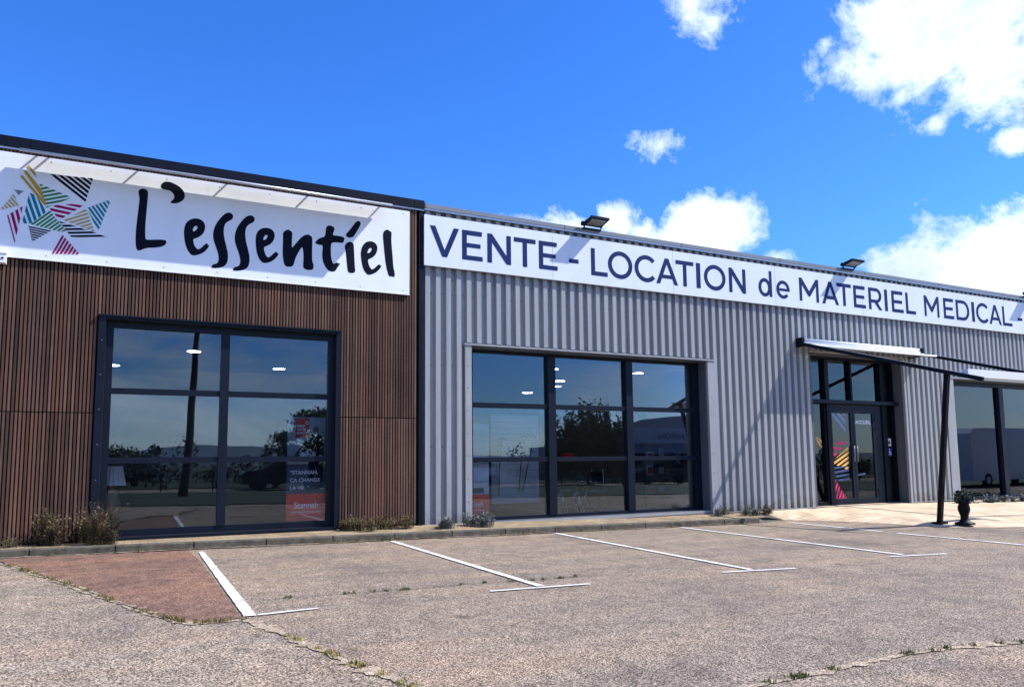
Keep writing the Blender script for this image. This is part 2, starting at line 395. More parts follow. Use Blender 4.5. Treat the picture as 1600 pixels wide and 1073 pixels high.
def text_mesh(txt, size, mtl, x, y, z, name, parent, width=None, mirror=False, align='LEFT', bold=0):
    cu = bpy.data.curves.new(name, 'FONT'); cu.body = txt; cu.size = size; cu.align_x = align; cu.offset = bold; cu.extrude = .0008
    o = bpy.data.objects.new(name+'_tmp', cu); C.objects.link(o); bpy.context.view_layer.update()
    me = bpy.data.meshes.new_from_object(o.evaluated_get(bpy.context.evaluated_depsgraph_get()))
    bpy.data.objects.remove(o); bpy.data.curves.remove(cu)
    xs = [v.co.x for v in me.vertices]; wd = max(xs)-min(xs); k = (width/wd) if width else 1
    for v in me.vertices:
        a, b, c = v.co
        v.co = (x+a*k*(-1 if mirror else 1), y-c, z+b)
    me.materials.clear(); me.materials.append(M_[mtl]); me.update()
    q = bpy.data.objects.new(name, me); C.objects.link(q)
    if parent: q.parent = parent; q.matrix_parent_inverse = parent.matrix_basis.inverted()
    return q

def gz(x): return -.013*(min(max(x, -20), 40)-2)

# ---------------------------------------------------------------- ground
mb = MB()
xs = [-900, -20, 40, 900]; ys = [-900, 900]
for i in range(3):
    mb.quad([(xs[i], ys[0], gz(xs[i])), (xs[i+1], ys[0], gz(xs[i+1])), (xs[i+1], ys[1], gz(xs[i+1])), (xs[i], ys[1], gz(xs[i]))], 'asphalt')
struct(mb, 'ground')
def sheet(name, pts, m, dz, kind='structure'):
    q = MB(); t = tessellate_polygon([[Vector((a, b, 0)) for a, b in pts]])
    q.v = [(a, b, gz(a)+dz) for a, b in pts]
    for f in t:
        a, b, c = [Vector((*pts[i], 0)) for i in f]
        q.f.append(tuple(f) if (b-a).cross(c-a).z > 0 else tuple(f[::-1])); q.m.append(q.mi(m)); q.sm.append(False)
    return q
def jag(pts, amp=.02, step=.08, seed=1):
    rnd = random.Random(seed); out = []
    for i, p in enumerate(pts):
        a = Vector(p); b = Vector(pts[(i+1) % len(pts)]); n = max(1, int((b-a).length/step)); d = (b-a)
        pr = Vector((-d.y, d.x)).normalized() if d.length else Vector((0, 0))
        for k in range(n):
            q = a+d*k/n + pr*(rnd.uniform(-amp, amp) if k else 0); out.append((q.x, q.y))
    return out
crack = [(-1.397, 11.02), (-1.081, 10.256), (-.8, 9.5), (-.542, 8.831), (-.286, 8.088), (-.013, 7.323), (.175, 6.806), (.43, 6.302), (.827, 6.29), (1.013, 5.562), (1.173, 4.889), (1.289, 4.42), (1.42, 4.003), (1.6, 3.2), (1.75, 2.4), (1.9, 1.2)]
struct(sheet('old', jag([(-9, 11.6), (-1.55, 11.6)]+crack+[(2.0, -2), (-9, -2)], .012), 'asphalt_old', .004), 'old_asphalt')
redp = [(-1.55, 11.62), (.72, 11.62), (.77, 10.083), (.80, 7.949), (.80, 6.40), (.62, 6.31), (.43, 6.33), (.19, 6.83), (0, 7.35), (-.27, 8.12), (-.525, 8.85), (-1.06, 10.27), (-1.38, 11.04)]
struct(sheet('red', jag(redp, .012, .06, 3), 'red', .008), 'red_asphalt')
# cracks: dark seam + sand + tufts
def ribbon(path, wfun, m, dz, seed=0, step=.05):
    rnd = random.Random(seed); pts = []
    for i in range(len(path)-1):
        a, b = Vector(path[i]), Vector(path[i+1]); n = max(1, int((b-a).length/step))
        for k in range(n): pts.append((a+(b-a)*k/n, (b-a).normalized()))
    q = MB(); L = []; Rr = []
    for i, (p, d) in enumerate(pts):
        n = Vector((-d.y, d.x)); w0 = wfun(i)*rnd.uniform(.4, 1.4)
        L.append(p+n*w0*rnd.uniform(.3, 1)); Rr.append(p-n*w0*rnd.uniform(.3, 1))
    for i in range(len(pts)-1):
        q.quad([(v.x, v.y, gz(v.x)+dz) for v in (L[i], Rr[i], Rr[i+1], L[i+1])][::-1], m)
    for f in range(len(q.f)):
        a, b, c = [Vector(q.v[i]) for i in q.f[f][:3]]
        if (b-a).cross(c-a).z < 0: q.f[f] = q.f[f][::-1]
    return q
q = ribbon(crack, lambda i: .045+.05*math.sin(i*.21)**2, 'dirt', .010, 5)
struct(q, 'sand_path_strip')
struct(ribbon(crack[:8], lambda i: .008, 'gap', .014, 6), 'pavement_seam')
crack2 = [(2.4, 3.1), (3.074, 3.199), (3.476, 3.205), (3.953, 3.241), (4.526, 3.263), (5.064, 3.22), (5.55, 3.119), (7, 3.0), (9, 2.9)]
struct(ribbon(crack2, lambda i: .03+.04*math.sin(i*.13+1)**2, 'dirt', .006, 8), 'sand_path_strip')
joint = [(1.2, 7.15), (1.82, 7.114), (2.445, 7.084), (3.15, 7.126), (3.893, 7.04), (4.861, 7.076), (5.918, 7.133), (7.5, 7.1)]
struct(ribbon(joint, lambda i: .008, 'gap', .005, 9), 'pavement_seam')
struct(ribbon([(3.0, 9.4), (3.8, 9.1), (5.0, 9.25), (6.3, 9.0)], lambda i: .006, 'gap', .005, 10), 'pavement_seam')
def tufts(name, pts, hmin, hmax, n, spread, mats, seed, bend=.5, wb=.004):
    rnd = random.Random(seed); q = MB()
    for _ in range(n):
        p = rnd.choice(pts); x = p[0]+rnd.gauss(0, spread); y = p[1]+rnd.gauss(0, spread); z = gz(x)+.004+(p[2] if len(p) > 2 else 0)
        h = rnd.uniform(hmin, hmax); a = rnd.uniform(0, 6.28); b = rnd.uniform(0, bend)*h
        c = rnd.uniform(0, 3.14); dx, dy = math.cos(c)*wb, math.sin(c)*wb; m = rnd.choice(mats)
        mx, my = x+math.cos(a)*b*.4, y+math.sin(a)*b*.4
        q.quad([(x-dx, y-dy, z), (x+dx, y+dy, z), (mx+dx*.7, my+dy*.7, z+h*.6), (mx-dx*.7, my-dy*.7, z+h*.6)], m)
        q.quad([(mx-dx*.7, my-dy*.7, z+h*.6), (mx+dx*.7, my+dy*.7, z+h*.6), (x+math.cos(a)*b, y+math.sin(a)*b, z+h)], m)
    return q.build(name)
def along(path, n, seed):
    rnd = random.Random(seed); out = []
    for _ in range(n):
        i = rnd.randrange(len(path)-1); t = rnd.random()
        out.append((path[i][0]+(path[i+1][0]-path[i][0])*t, path[i][1]+(path[i+1][1]-path[i][1])*t))
    return out
tag(tufts('grass', along(crack[9:14], 22, 1), .01, .035, 700, .02, ['grass', 'grass', 'grass_y'], 2), 'yellow dry grass growing in the crack nearest the viewer', 'grass', kind='stuff')
tag(tufts('grass', along(crack[:9], 50, 3), .01, .045, 1500, .02, ['grass', 'grass', 'stem_brown'], 4), 'short dry grass along the edge of the red asphalt', 'grass', kind='stuff')
tag(tufts('grass', along(joint[:6], 18, 5)+along(crack2[1:7], 14, 7), .008, .03, 900, .018, ['grassg', 'grass'], 6), 'tiny grass in the cracks of the parking bays', 'grass', kind='stuff')

# parking bay markings
def stripe(a, b, w0, w1=None, m='white_line'):
    w1 = w1 or w0; a, b = Vector(a), Vector(b); d = (b-a).normalized(); n = Vector((-d.y, d.x))
    pts = []; k = int((b-a).length/.05); rnd = random.Random(int(a.x*77))
    L = [a+(b-a)*i/k + n*((w0+(w1-w0)*i/k)/2+rnd.uniform(-.006, .004)) for i in range(k+1)]
    Q = [a+(b-a)*i/k - n*((w0+(w1-w0)*i/k)/2+rnd.uniform(-.006, .004)) for i in range(k+1)]
    q = MB()
    for i in range(k):
        p = [(v.x, v.y, gz(v.x)+.011) for v in (L[i], Q[i], Q[i+1], L[i+1])]
        if (Vector(p[1])-Vector(p[0])).cross(Vector(p[2])-Vector(p[0])).z < 0: p = p[::-1]
        q.quad(p, m)
    return q
def marks(lst):
    q = MB()
    for a, b, w0, w1 in lst:
        s = stripe(a, b, w0, w1); k = len(q.v); q.v += s.v; q.f += [tuple(i+k for i in f) for f in s.f]; q.mi('white_line'); q.m += [0]*len(s.f); q.sm += s.sm
    struct(q, 'road_marking')
marks([((.86, 11.35), (.87, 6.42), .075, .10), ((.93, 6.44), (1.43, 6.50), .05, .05)])
marks([((3.69, 11.55), (3.68, 6.66), .085, .085), ((3.1, 6.62), (4.2, 6.56), .055, .055)])
marks([((6.72, 11.6), (6.45, 6.60), .085, .085), ((6.0, 6.58), (7.0, 6.44), .055, .055)])
marks([((9.54, 11.6), (9.36, 6.75), .085, .085), ((9.0, 6.68), (10.0, 6.55), .055, .055)])
marks([((12.4, 11.5), (12.25, 9.2), .085, .085), ((12.23, 8.9), (12.15, 6.0), .085, .085)])

# kerb, pavement strip, apron, platform
KY = 11.72
def ztop(x): return gz(x)+.11
for i in range(17):
    x0 = -5.2+i*1.0; x1 = x0+.985
    if x0 > 11.4: break
    rnd = random.Random(i); j = rnd.uniform(-.006, .006)
    x1 = min(x1, 11.75)
    q = MB(); y0, y1 = KY+j, KY+.13
    zt0, zt1 = ztop(x0), ztop(x1); zb = -.2
    P = [(x0, y0, zb), (x1, y0, zb), (x1, y0, zt1-.015), (x0, y0, zt0-.015), (x0, y0+.015, zt0), (x1, y0+.015, zt1), (x1, y1, zt1), (x0, y1, zt0), (x0, y1, zb), (x1, y1, zb)]
    k = len(q.v); q.v += P
    for f in ((0, 1, 2, 3), (3, 2, 5, 4), (4, 5, 6, 7), (9, 8, 7, 6), (0, 3, 4, 7, 8), (1, 9, 6, 5, 2)):
        q.f.append(f); q.m.append(q.mi('kerb')); q.sm.append(False)
    struct(q, 'kerb')
def wallz(x): return .145 if x < 4.5 else max(.055, .145-(x-4.5)*.018)
q = MB(); nx = 36
for i in range(nx):
    x0 = -5.2+(12.1+5.2)*i/nx; x1 = -5.2+(12.1+5.2)*(i+1)/nx
    q.quad([(x0, KY+.13, ztop(x0)-.006), (x1, KY+.13, ztop(x1)-.006), (x1, 12.70, wallz(x1)-.02), (x0, 12.70, wallz(x0)-.02)], 'pavers')
q.quad([(12.1, KY+.13, ztop(12.1)-.006), (12.9, KY+.4, gz(12.9)+.004), (12.9, 12.7, wallz(12.9)-.05), (12.1, 12.70, wallz(12.1)-.02)], 'kerb')
q.quad([(11.75, KY, gz(11.75)), (12.9, KY+.38, gz(12.9)), (12.9, KY+.4, gz(12.9)+.004), (11.75, KY+.13, ztop(11.75)-.004)], 'kerb')
struct(q, 'pavement')
# sloping entrance apron
fr = [(12.5, 12.45), (13.0, 12.0), (13.6, 11.3), (14.0, 10.5), (14.15, 9.8), (14.35, 9.25), (15.3, 8.75), (17, 8.5), (22, 8.5), (30, 8.5), (40, 8.5)]
bk = [(12.6, 12.6), (13.4, 12.65), (14.2, 12.68), (14.7, 13.05), (15.0, 13.05), (15.3, 13.05), (16.5, 13.05), (17.9, 13.05), (22, 12.68), (30, 12.68), (40, 12.68)]
q = MB(); ROW = 10
def apz(i, t): 
    z0 = gz(fr[i][0])+.006; zb = .05 if bk[i][0] < 19 else -.02
    return z0+(zb-z0)*(t**.8)
for i in range(len(fr)-1):
    for k in range(ROW):
        P = []
        for (ii, kk) in ((i, k), (i+1, k), (i+1, k+1), (i, k+1)):
            t = kk/ROW; a, b = fr[ii], bk[ii]
            P.append((a[0]+(b[0]-a[0])*t, a[1]+(b[1]-a[1])*t, apz(ii, t)))
        q.quad(P, 'apron', True)
struct(q, 'entrance_path')

# ---------------------------------------------------------------- buildings
WY = 12.6
ZTOP = 5.86
def window_part(parent, x0, x1, z0, z1, y, mull, trans, fw=.07, depth=.09, cells=None, mw=.13, tw=.09, top=.09, bot=.09, m='navy'):
    """frame mesh with one pane per cell as sub-parts"""
    q = MB()
    q.box(x0, x0+fw, y-depth, y, z0, z1, m); q.box(x1-fw, x1, y-depth, y, z0, z1, m)
    q.box(x0+fw, x1-fw, y-depth+.003, y, z0, z0+bot, m); q.box(x0+fw, x1-fw, y-depth+.003, y, z1-top, z1, m)
    xsx = [x0+fw]
    for mx in mull:
        mw_ = mw
        if isinstance(mx, tuple): mx, mw_ = mx
        q.box(mx-mw_/2, mx+mw_/2, y-depth-.02, y, z0+bot, z1-top, m); xsx += [mx-mw_/2, mx+mw_/2]
    xsx.append(x1-fw); zsx = [z0+bot]
    for tz in trans: zsx += [tz-tw/2, tz+tw/2]
    zsx.append(z1-top)
    for i in range(0, len(xsx), 2):
        for tz in trans: q.box(xsx[i], xsx[i+1], y-depth+.006, y-.001, tz-tw/2, tz+tw/2, m)
    fo = q.build('window', parent)
    for i in range(0, len(xsx), 2):
        for j in range(0, len(zsx), 2):
            p = MB(); p.box(xsx[i]-.005, xsx[i+1]+.005, y-.05, y-.042, zsx[j]-.005, zsx[j+1]+.005, 'glass'); p.build('pane', fo)
    return fo

# --- brown, timber-look wing
bw = empty('retail_building', (0, 12.6, 0), 'brown slatted shop wing carrying the big white brush-lettered sign', 'building', 'joined wings of the shop')
W1 = (-.47, 3.0, .17, 3.43)
def backing(q, x0, x1, holes, zt, m='board', y0=12.63, y1=12.9, zb=0.02):
    xcur = x0
    for (a, b, c, d) in holes:
        q.box(xcur, a, y0, y1, zb, zt, m); q.box(a, b, y0, y1, d, zt, m)
        if c > zb: q.box(a, b, y0, y1, zb, c, m)
        xcur = b
    q.box(xcur, x1, y0, y1, zb, zt, m); return q
q = MB(); backing(q, -7, 4.56, [W1], ZTOP)
q.build('wall', bw)
q = MB(); pitch = .049; i0 = int(-7/pitch)
for i in range(i0, int(4.49/pitch)):
    x = i*pitch+.008
    if x+.030 > 4.50: continue
    if W1[0]-.11 < x+.02 < W1[1]+.09: zz = [(3.50, ZTOP)]
    else: zz = [(.16, 2.003), (2.018, ZTOP)]
    for a, b in zz:
        q.box(x, x+.030, 12.575, 12.63, a, b, 'batten')
q.build('cladding', bw)
q = MB(); q.box(4.497, 4.575, 12.565, 12.66, .1, ZTOP, 'navy_cap'); q.build('corner_trim', bw)
q = MB()
q.box(-7, 4.59, 12.53, 12.95, 5.875, 6.03, 'navy_cap'); q.box(-7, 4.59, 12.555, 12.575, 5.845, 5.874, 'steel')
for xj in (-4.2, -1.55, 1.6, 4.4): q.box(xj, xj+.008, 12.527, 12.96, 5.87, 6.033, 'black')
q.build('parapet_cap', bw)
q = MB(); q.box(-7, 4.57, 12.9, 26, 5.7, 5.8, 'concrete'); q.box(-7.2, -7, 12.7, 26, 0, 5.8, 'board'); q.box(-7, 4.57, 26, 26.2, 0, 5.8, 'board'); q.build('roof', bw)
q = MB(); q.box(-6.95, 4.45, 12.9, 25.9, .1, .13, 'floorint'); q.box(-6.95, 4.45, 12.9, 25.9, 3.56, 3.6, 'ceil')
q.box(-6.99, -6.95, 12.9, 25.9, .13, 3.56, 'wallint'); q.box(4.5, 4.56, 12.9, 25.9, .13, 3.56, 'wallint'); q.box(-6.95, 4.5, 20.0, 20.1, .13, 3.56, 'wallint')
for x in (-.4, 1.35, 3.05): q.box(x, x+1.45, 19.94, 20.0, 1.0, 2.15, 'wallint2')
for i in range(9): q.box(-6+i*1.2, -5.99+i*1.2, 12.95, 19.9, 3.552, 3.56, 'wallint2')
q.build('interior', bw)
window_part(bw, W1[0], W1[1], W1[2], W1[3], 12.78, [1.235], [2.36, 1.305], fw=.10, depth=.09, mw=.13, tw=.09, top=.10, bot=.10)
q = MB()   # casing
q.box(W1[0]-.10, W1[0]-.001, 12.55, 12.78, .15, 3.47, 'navy'); q.box(W1[1]+.001, W1[1]+.075, 12.55, 12.78, .15, 3.47, 'navy')
q.box(W1[0]-.11, W1[1]+.085, 12.52, 12.78, 3.471, 3.495, 'navy'); q.box(W1[0], W1[1], 12.56, 12.78, 3.432, 3.47, 'navy')
q.box(W1[0]-.05, W1[1]+.04, 12.50, 12.69, .135, .168, 'navy')
for i in range(6): 
    q.lathe([(0, .0), (0.0, .010), (.006, .006)], (W1[0]-.05, 12.548, .5+i*.52), 'steel', 6)
q.build('window_casing', bw)

# --- grey, profiled steel wing
gw = empty('retail_building', (8, 12.6, 0), 'grey ribbed metal shop wing with the awning and the entrance door', 'building', 'joined wings of the shop')
W2 = (5.55, 11.28, .11, 3.38); DR = (14.6, 17.98, .04, 3.76); W3 = (20.05, 27.0, -.02, 3.34)
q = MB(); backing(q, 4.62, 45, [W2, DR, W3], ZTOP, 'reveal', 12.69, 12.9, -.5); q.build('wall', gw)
def ribs(q, x0, x1, z0, z1, pitch=.2072, ph=4.633):
    i = math.floor((x0-ph)/pitch)-1
    def seg(a, ya, b, yb):
        if b <= x0 or a >= x1: return
        if a < x0: t = (x0-a)/(b-a); ya = ya+(yb-ya)*t; a = x0
        if b > x1: t = (x1-a)/(b-a); yb = ya+(yb-ya)*t; b = x1
        q.quad([(a, ya, z0), (b, yb, z0), (b, yb, z1), (a, ya, z1)], 'sheet')
    while ph+i*pitch < x1:
        x = ph+i*pitch; F, Bk = 12.6, 12.675
        seg(x, F, x+.092, F); seg(x+.092, F, x+.106, Bk); seg(x+.106, Bk, x+.193, Bk); seg(x+.193, Bk, x+pitch, F)
        i += 1
q = MB()
ribs(q, 4.59, 5.42, .09, ZTOP+.04); ribs(q, 5.42, 11.46, 3.45, ZTOP+.04); ribs(q, 11.46, 14.52, .05, ZTOP+.04)
ribs(q, 14.52, 17.96, 3.82, ZTOP+.04); ribs(q, 18.04, 19.7, .03, ZTOP+.04); ribs(q, 19.7, 27.2, 3.41, ZTOP+.04); ribs(q, 27.2, 45, -.4, ZTOP+.04)
q.build('cladding', gw)
q = MB()   # screws in the valleys
for zz in (4.62, 4.35, 3.0, 1.5):
    for i in range(0, 90, 1):
        x = 4.633+i*.2072+.15
        if zz < 3.4 and (5.3 < x < 11.5 or 14.4 < x < 18.1 or x > 19.6): continue
        if zz == 4.62 and i % 2: continue
        q.box(x-.006, x+.006, 12.665, 12.675, zz-.006, zz+.006, 'navy')
q.build('screws', gw)['kind'] = 'stuff'
q = MB()
q.box(5.42, 5.55, 12.592, 12.66, .09, 3.40, 'sheet_trim'); q.box(11.28, 11.46, 12.592, 12.66, .05, 3.40, 'sheet_trim')
q.box(5.40, 11.49, 12.575, 12.66, 3.401, 3.432, 'sheet_trim'); q.box(5.55, 11.28, 12.61, 12.9, 3.381, 3.40, 'reveal')
q.box(14.50, 17.98, 12.575, 12.66, 3.79, 3.822, 'sheet_trim'); q.box(17.962, 18.04, 12.592, 12.66, .03, 3.79, 'sheet_trim')
q.box(19.7, 20.05, 12.592, 12.66, .0, 3.36, 'sheet_trim'); q.box(19.7, 27.2, 12.575, 12.66, 3.361, 3.395, 'sheet_trim')
# reveals
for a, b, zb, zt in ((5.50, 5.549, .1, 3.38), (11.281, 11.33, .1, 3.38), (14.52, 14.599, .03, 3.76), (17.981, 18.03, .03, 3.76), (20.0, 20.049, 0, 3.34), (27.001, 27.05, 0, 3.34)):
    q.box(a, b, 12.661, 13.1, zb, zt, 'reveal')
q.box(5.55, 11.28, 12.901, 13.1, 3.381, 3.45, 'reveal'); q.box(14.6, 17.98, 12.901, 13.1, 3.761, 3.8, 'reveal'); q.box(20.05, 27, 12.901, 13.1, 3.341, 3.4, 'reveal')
for a, b in ((4.6, 5.42), (11.46, 14.53), (18.04, 19.7)):
    q.box(a, b, 12.585, 12.66, .045 if a > 5 else .10, .062 if a > 5 else .118, 'sheet_trim')
for i in range(7):
    for x in (11.37, 5.485):
        q.box(x-.009, x+.009, 12.584, 12.592, .5+i*.42, .518+i*.42, 'steel')
q.build('flashing', gw)
q = MB(); q.box(5.5, 11.33, 12.66, 13.06, .05, .105, 'sheet_trim'); q.build('window_sill', gw)
q = MB(); q.box(4.592, 45, 12.53, 12.95, 5.905, 5.985, 'cap'); q.box(4.592, 45, 12.545, 12.56, 5.868, 5.904, 'steel')
for i in range(14): q.box(4.6+i*3, 4.607+i*3, 12.527, 12.96, 5.9, 5.988, 'navy')
q.build('parapet_cap', gw)
q = MB(); q.box(4.62, 45, 12.9, 34, 5.6, 5.7, 'concrete'); q.box(4.62, 45, 34, 34.2, -.5, 5.7, 'board'); q.box(45, 45.2, 12.66, 34, -.5, 5.7, 'board'); q.build('roof', gw)
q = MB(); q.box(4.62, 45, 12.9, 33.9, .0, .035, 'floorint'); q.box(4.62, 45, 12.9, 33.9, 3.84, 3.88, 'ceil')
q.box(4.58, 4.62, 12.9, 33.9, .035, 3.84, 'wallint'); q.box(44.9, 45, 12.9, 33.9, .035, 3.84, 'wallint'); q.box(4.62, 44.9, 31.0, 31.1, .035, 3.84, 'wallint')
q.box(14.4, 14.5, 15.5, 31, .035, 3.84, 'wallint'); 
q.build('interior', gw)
window_part(gw, W2[0], W2[1], W2[2], W2[3], 13.03, [7.45, 9.36], [2.31, 1.26], fw=.16, depth=.12, mw=.17, tw=.09, top=.05, bot=.06)
window_part(gw, W3[0], W3[1], W3[2], W3[3], 13.03, [22.75, 25.0], [], fw=.12, depth=.12, mw=.2, tw=.1, top=.12, bot=.1)
# entrance screen: fixed lights + double door
window_part(gw, 14.62, 17.97, 2.56, 3.755, 13.05, [(15.43, .13), (16.33, .06), (17.52, .15)], [], fw=.06, depth=.12, mw=.13, tw=.1, top=.06, bot=.12, m='black')
q = MB(); q.box(14.75, 18.0, 12.80, 12.925, 2.575, 2.66, 'navy'); q.build('transom_beam', gw)
for (a, b) in ((14.62, 15.37), (17.60, 17.97)):
    q = MB(); q.box(a, a+.05, 12.93, 13.05, .05, 2.559, 'black'); q.box(b-.06, b, 12.93, 13.05, .05, 2.559, 'black'); q.box(a+.05, b-.06, 12.94, 13.05, .05, .14, 'black')
    fo = q.build('side_light', gw); p = MB(); p.box(a+.045, b-.055, 13.0, 13.008, .135, 2.56, 'glass'); p.build('pane', fo)
q = MB(); q.box(15.371, 15.49, 12.90, 13.06, .05, 2.559, 'black'); q.build('door_post', gw)
q = MB(); q.box(17.44, 17.599, 12.90, 13.06, .05, 2.559, 'black'); q.build('door_post', gw)
q = MB(); q.box(17.19, 17.44, 12.935, 13.05, .05, 2.468, 'navy'); q.build('door_jamb', gw)
q = MB(); q.box(15.49, 17.44, 12.93, 13.05, 2.47, 2.559, 'navy'); q.build('door_head', gw)
def door_leaf(a, b, hinge_left):
    q = MB(); z0, z1 = .06, 2.466; s = .085
    q.box(a, a+s, 12.94, 13.0, z0, z1, 'navy'); q.box(b-s, b, 12.94, 13.0, z0, z1, 'navy')
    q.box(a+s, b-s, 12.943, 13.0, z0, z0+.14, 'navy'); q.box(a+s, b-s, 12.943, 13.0, z1-.12, z1, 'navy')
    lf = q.build('door', gw)
    p = MB(); p.box(a+s-.004, b-s+.004, 12.966, 12.974, z0+.136, z1-.116, 'glass'); p.build('pane', lf)
    hx = b-.05 if hinge_left else a+.05
    h = MB(); h.tube([(hx, 12.89, 1.12), (hx, 12.89, 1.52)], .014, 'cap', 10)
    for zz in (1.17, 1.47): h.tube([(hx, 12.945, zz), (hx, 12.89, zz)], .008, 'cap', 6)
    h.build('handle', lf)
    hh = a+.0 if hinge_left else b-.03
    for zz in (.3, 1.9, 2.15):
        h = MB(); h.box(hh+.002, hh+.028, 12.925, 12.939, zz, zz+.1, 'black'); h.build('hinge', lf)
    return lf
door1 = door_leaf(15.495, 16.335, True); door2 = door_leaf(16.345, 17.185, False)

# ---------------------------------------------------------------- stripes helper
def clip(poly, n, c0, c1):
    def half(P, sgn, c):
        out = []
        for i in range(len(P)):
            a, b = P[i], P[(i+1) % len(P)]
            da = sgn*(a[0]*n[0]+a[1]*n[1]-c); db = sgn*(b[0]*n[0]+b[1]*n[1]-c)
            if da >= 0: out.append(a)
            if da*db < 0: t = da/(da-db); out.append((a[0]+(b[0]-a[0])*t, a[1]+(b[1]-a[1])*t))
        return out
    P = half(poly, 1, c0)
    return half(P, -1, c1) if len(P) > 2 else []
def stripes(poly, dirv, period, duty=.5, phase=0):
    L = math.hypot(*dirv); n = (-dirv[1]/L, dirv[0]/L)
    cs = [p[0]*n[0]+p[1]*n[1] for p in poly]; lo, hi = min(cs), max(cs); out = []; c = lo+phase*period
    while c < hi:
        P = clip(poly, n, c, min(c+period*duty, hi))
        if len(P) > 2: out.append(P)
        c += period
    return out

# ---------------------------------------------------------------- the big brush-lettered sign
SB = 12.53
sign = empty('shop_sign', (1, 12.53, 5), 'large white sign reading L\'essentiel with coloured striped triangles', 'sign')
q = MB(); q.box(-4.6, 4.302, 12.53, 12.565, 4.235, 5.785, 'white')
q.box(-4.6, 4.302, 12.526, 12.53, 4.228, 4.245, 'white'); q.build('panel', sign)
q = MB()
for i in range(12):
    for zz in (4.30, 5.72): x = -4.4+i*.78; q.tube([(x, 12.53, zz), (x, 12.527, zz)], .009, 'cap', 8)
q.build('fixings', sign)['kind'] = 'stuff'
q = MB(); q.box(.885, .888, 12.5285, 12.53, 4.25, 5.77, 'white2'); q.build('panel_seam', sign)
def zoomed(P, ox, oy, sc): return [survey(ox+a*sc, oy+b*sc) for a, b in P]
S2 = (200, 270, 220/1475); S3 = (380, 310, 140/1073); S4 = (480, 320, 160/1321)
s_out = [(870, 990), (885, 962), (915, 955), (938, 945), (950, 915), (948, 870), (935, 815), (912, 755), (895, 700), (890, 650), (898, 595), (920, 540), (955, 490), (1000, 440), (1035, 420), (1070, 418), (1095, 435), (1103, 460), (1095, 485), (1065, 502), (1035, 518), (1012, 545), (1003, 590), (1003, 640), (1012, 700), (1030, 770), (1045, 835), (1048, 890), (1040, 940), (1015, 975), (975, 992), (930, 998), (890, 998)]
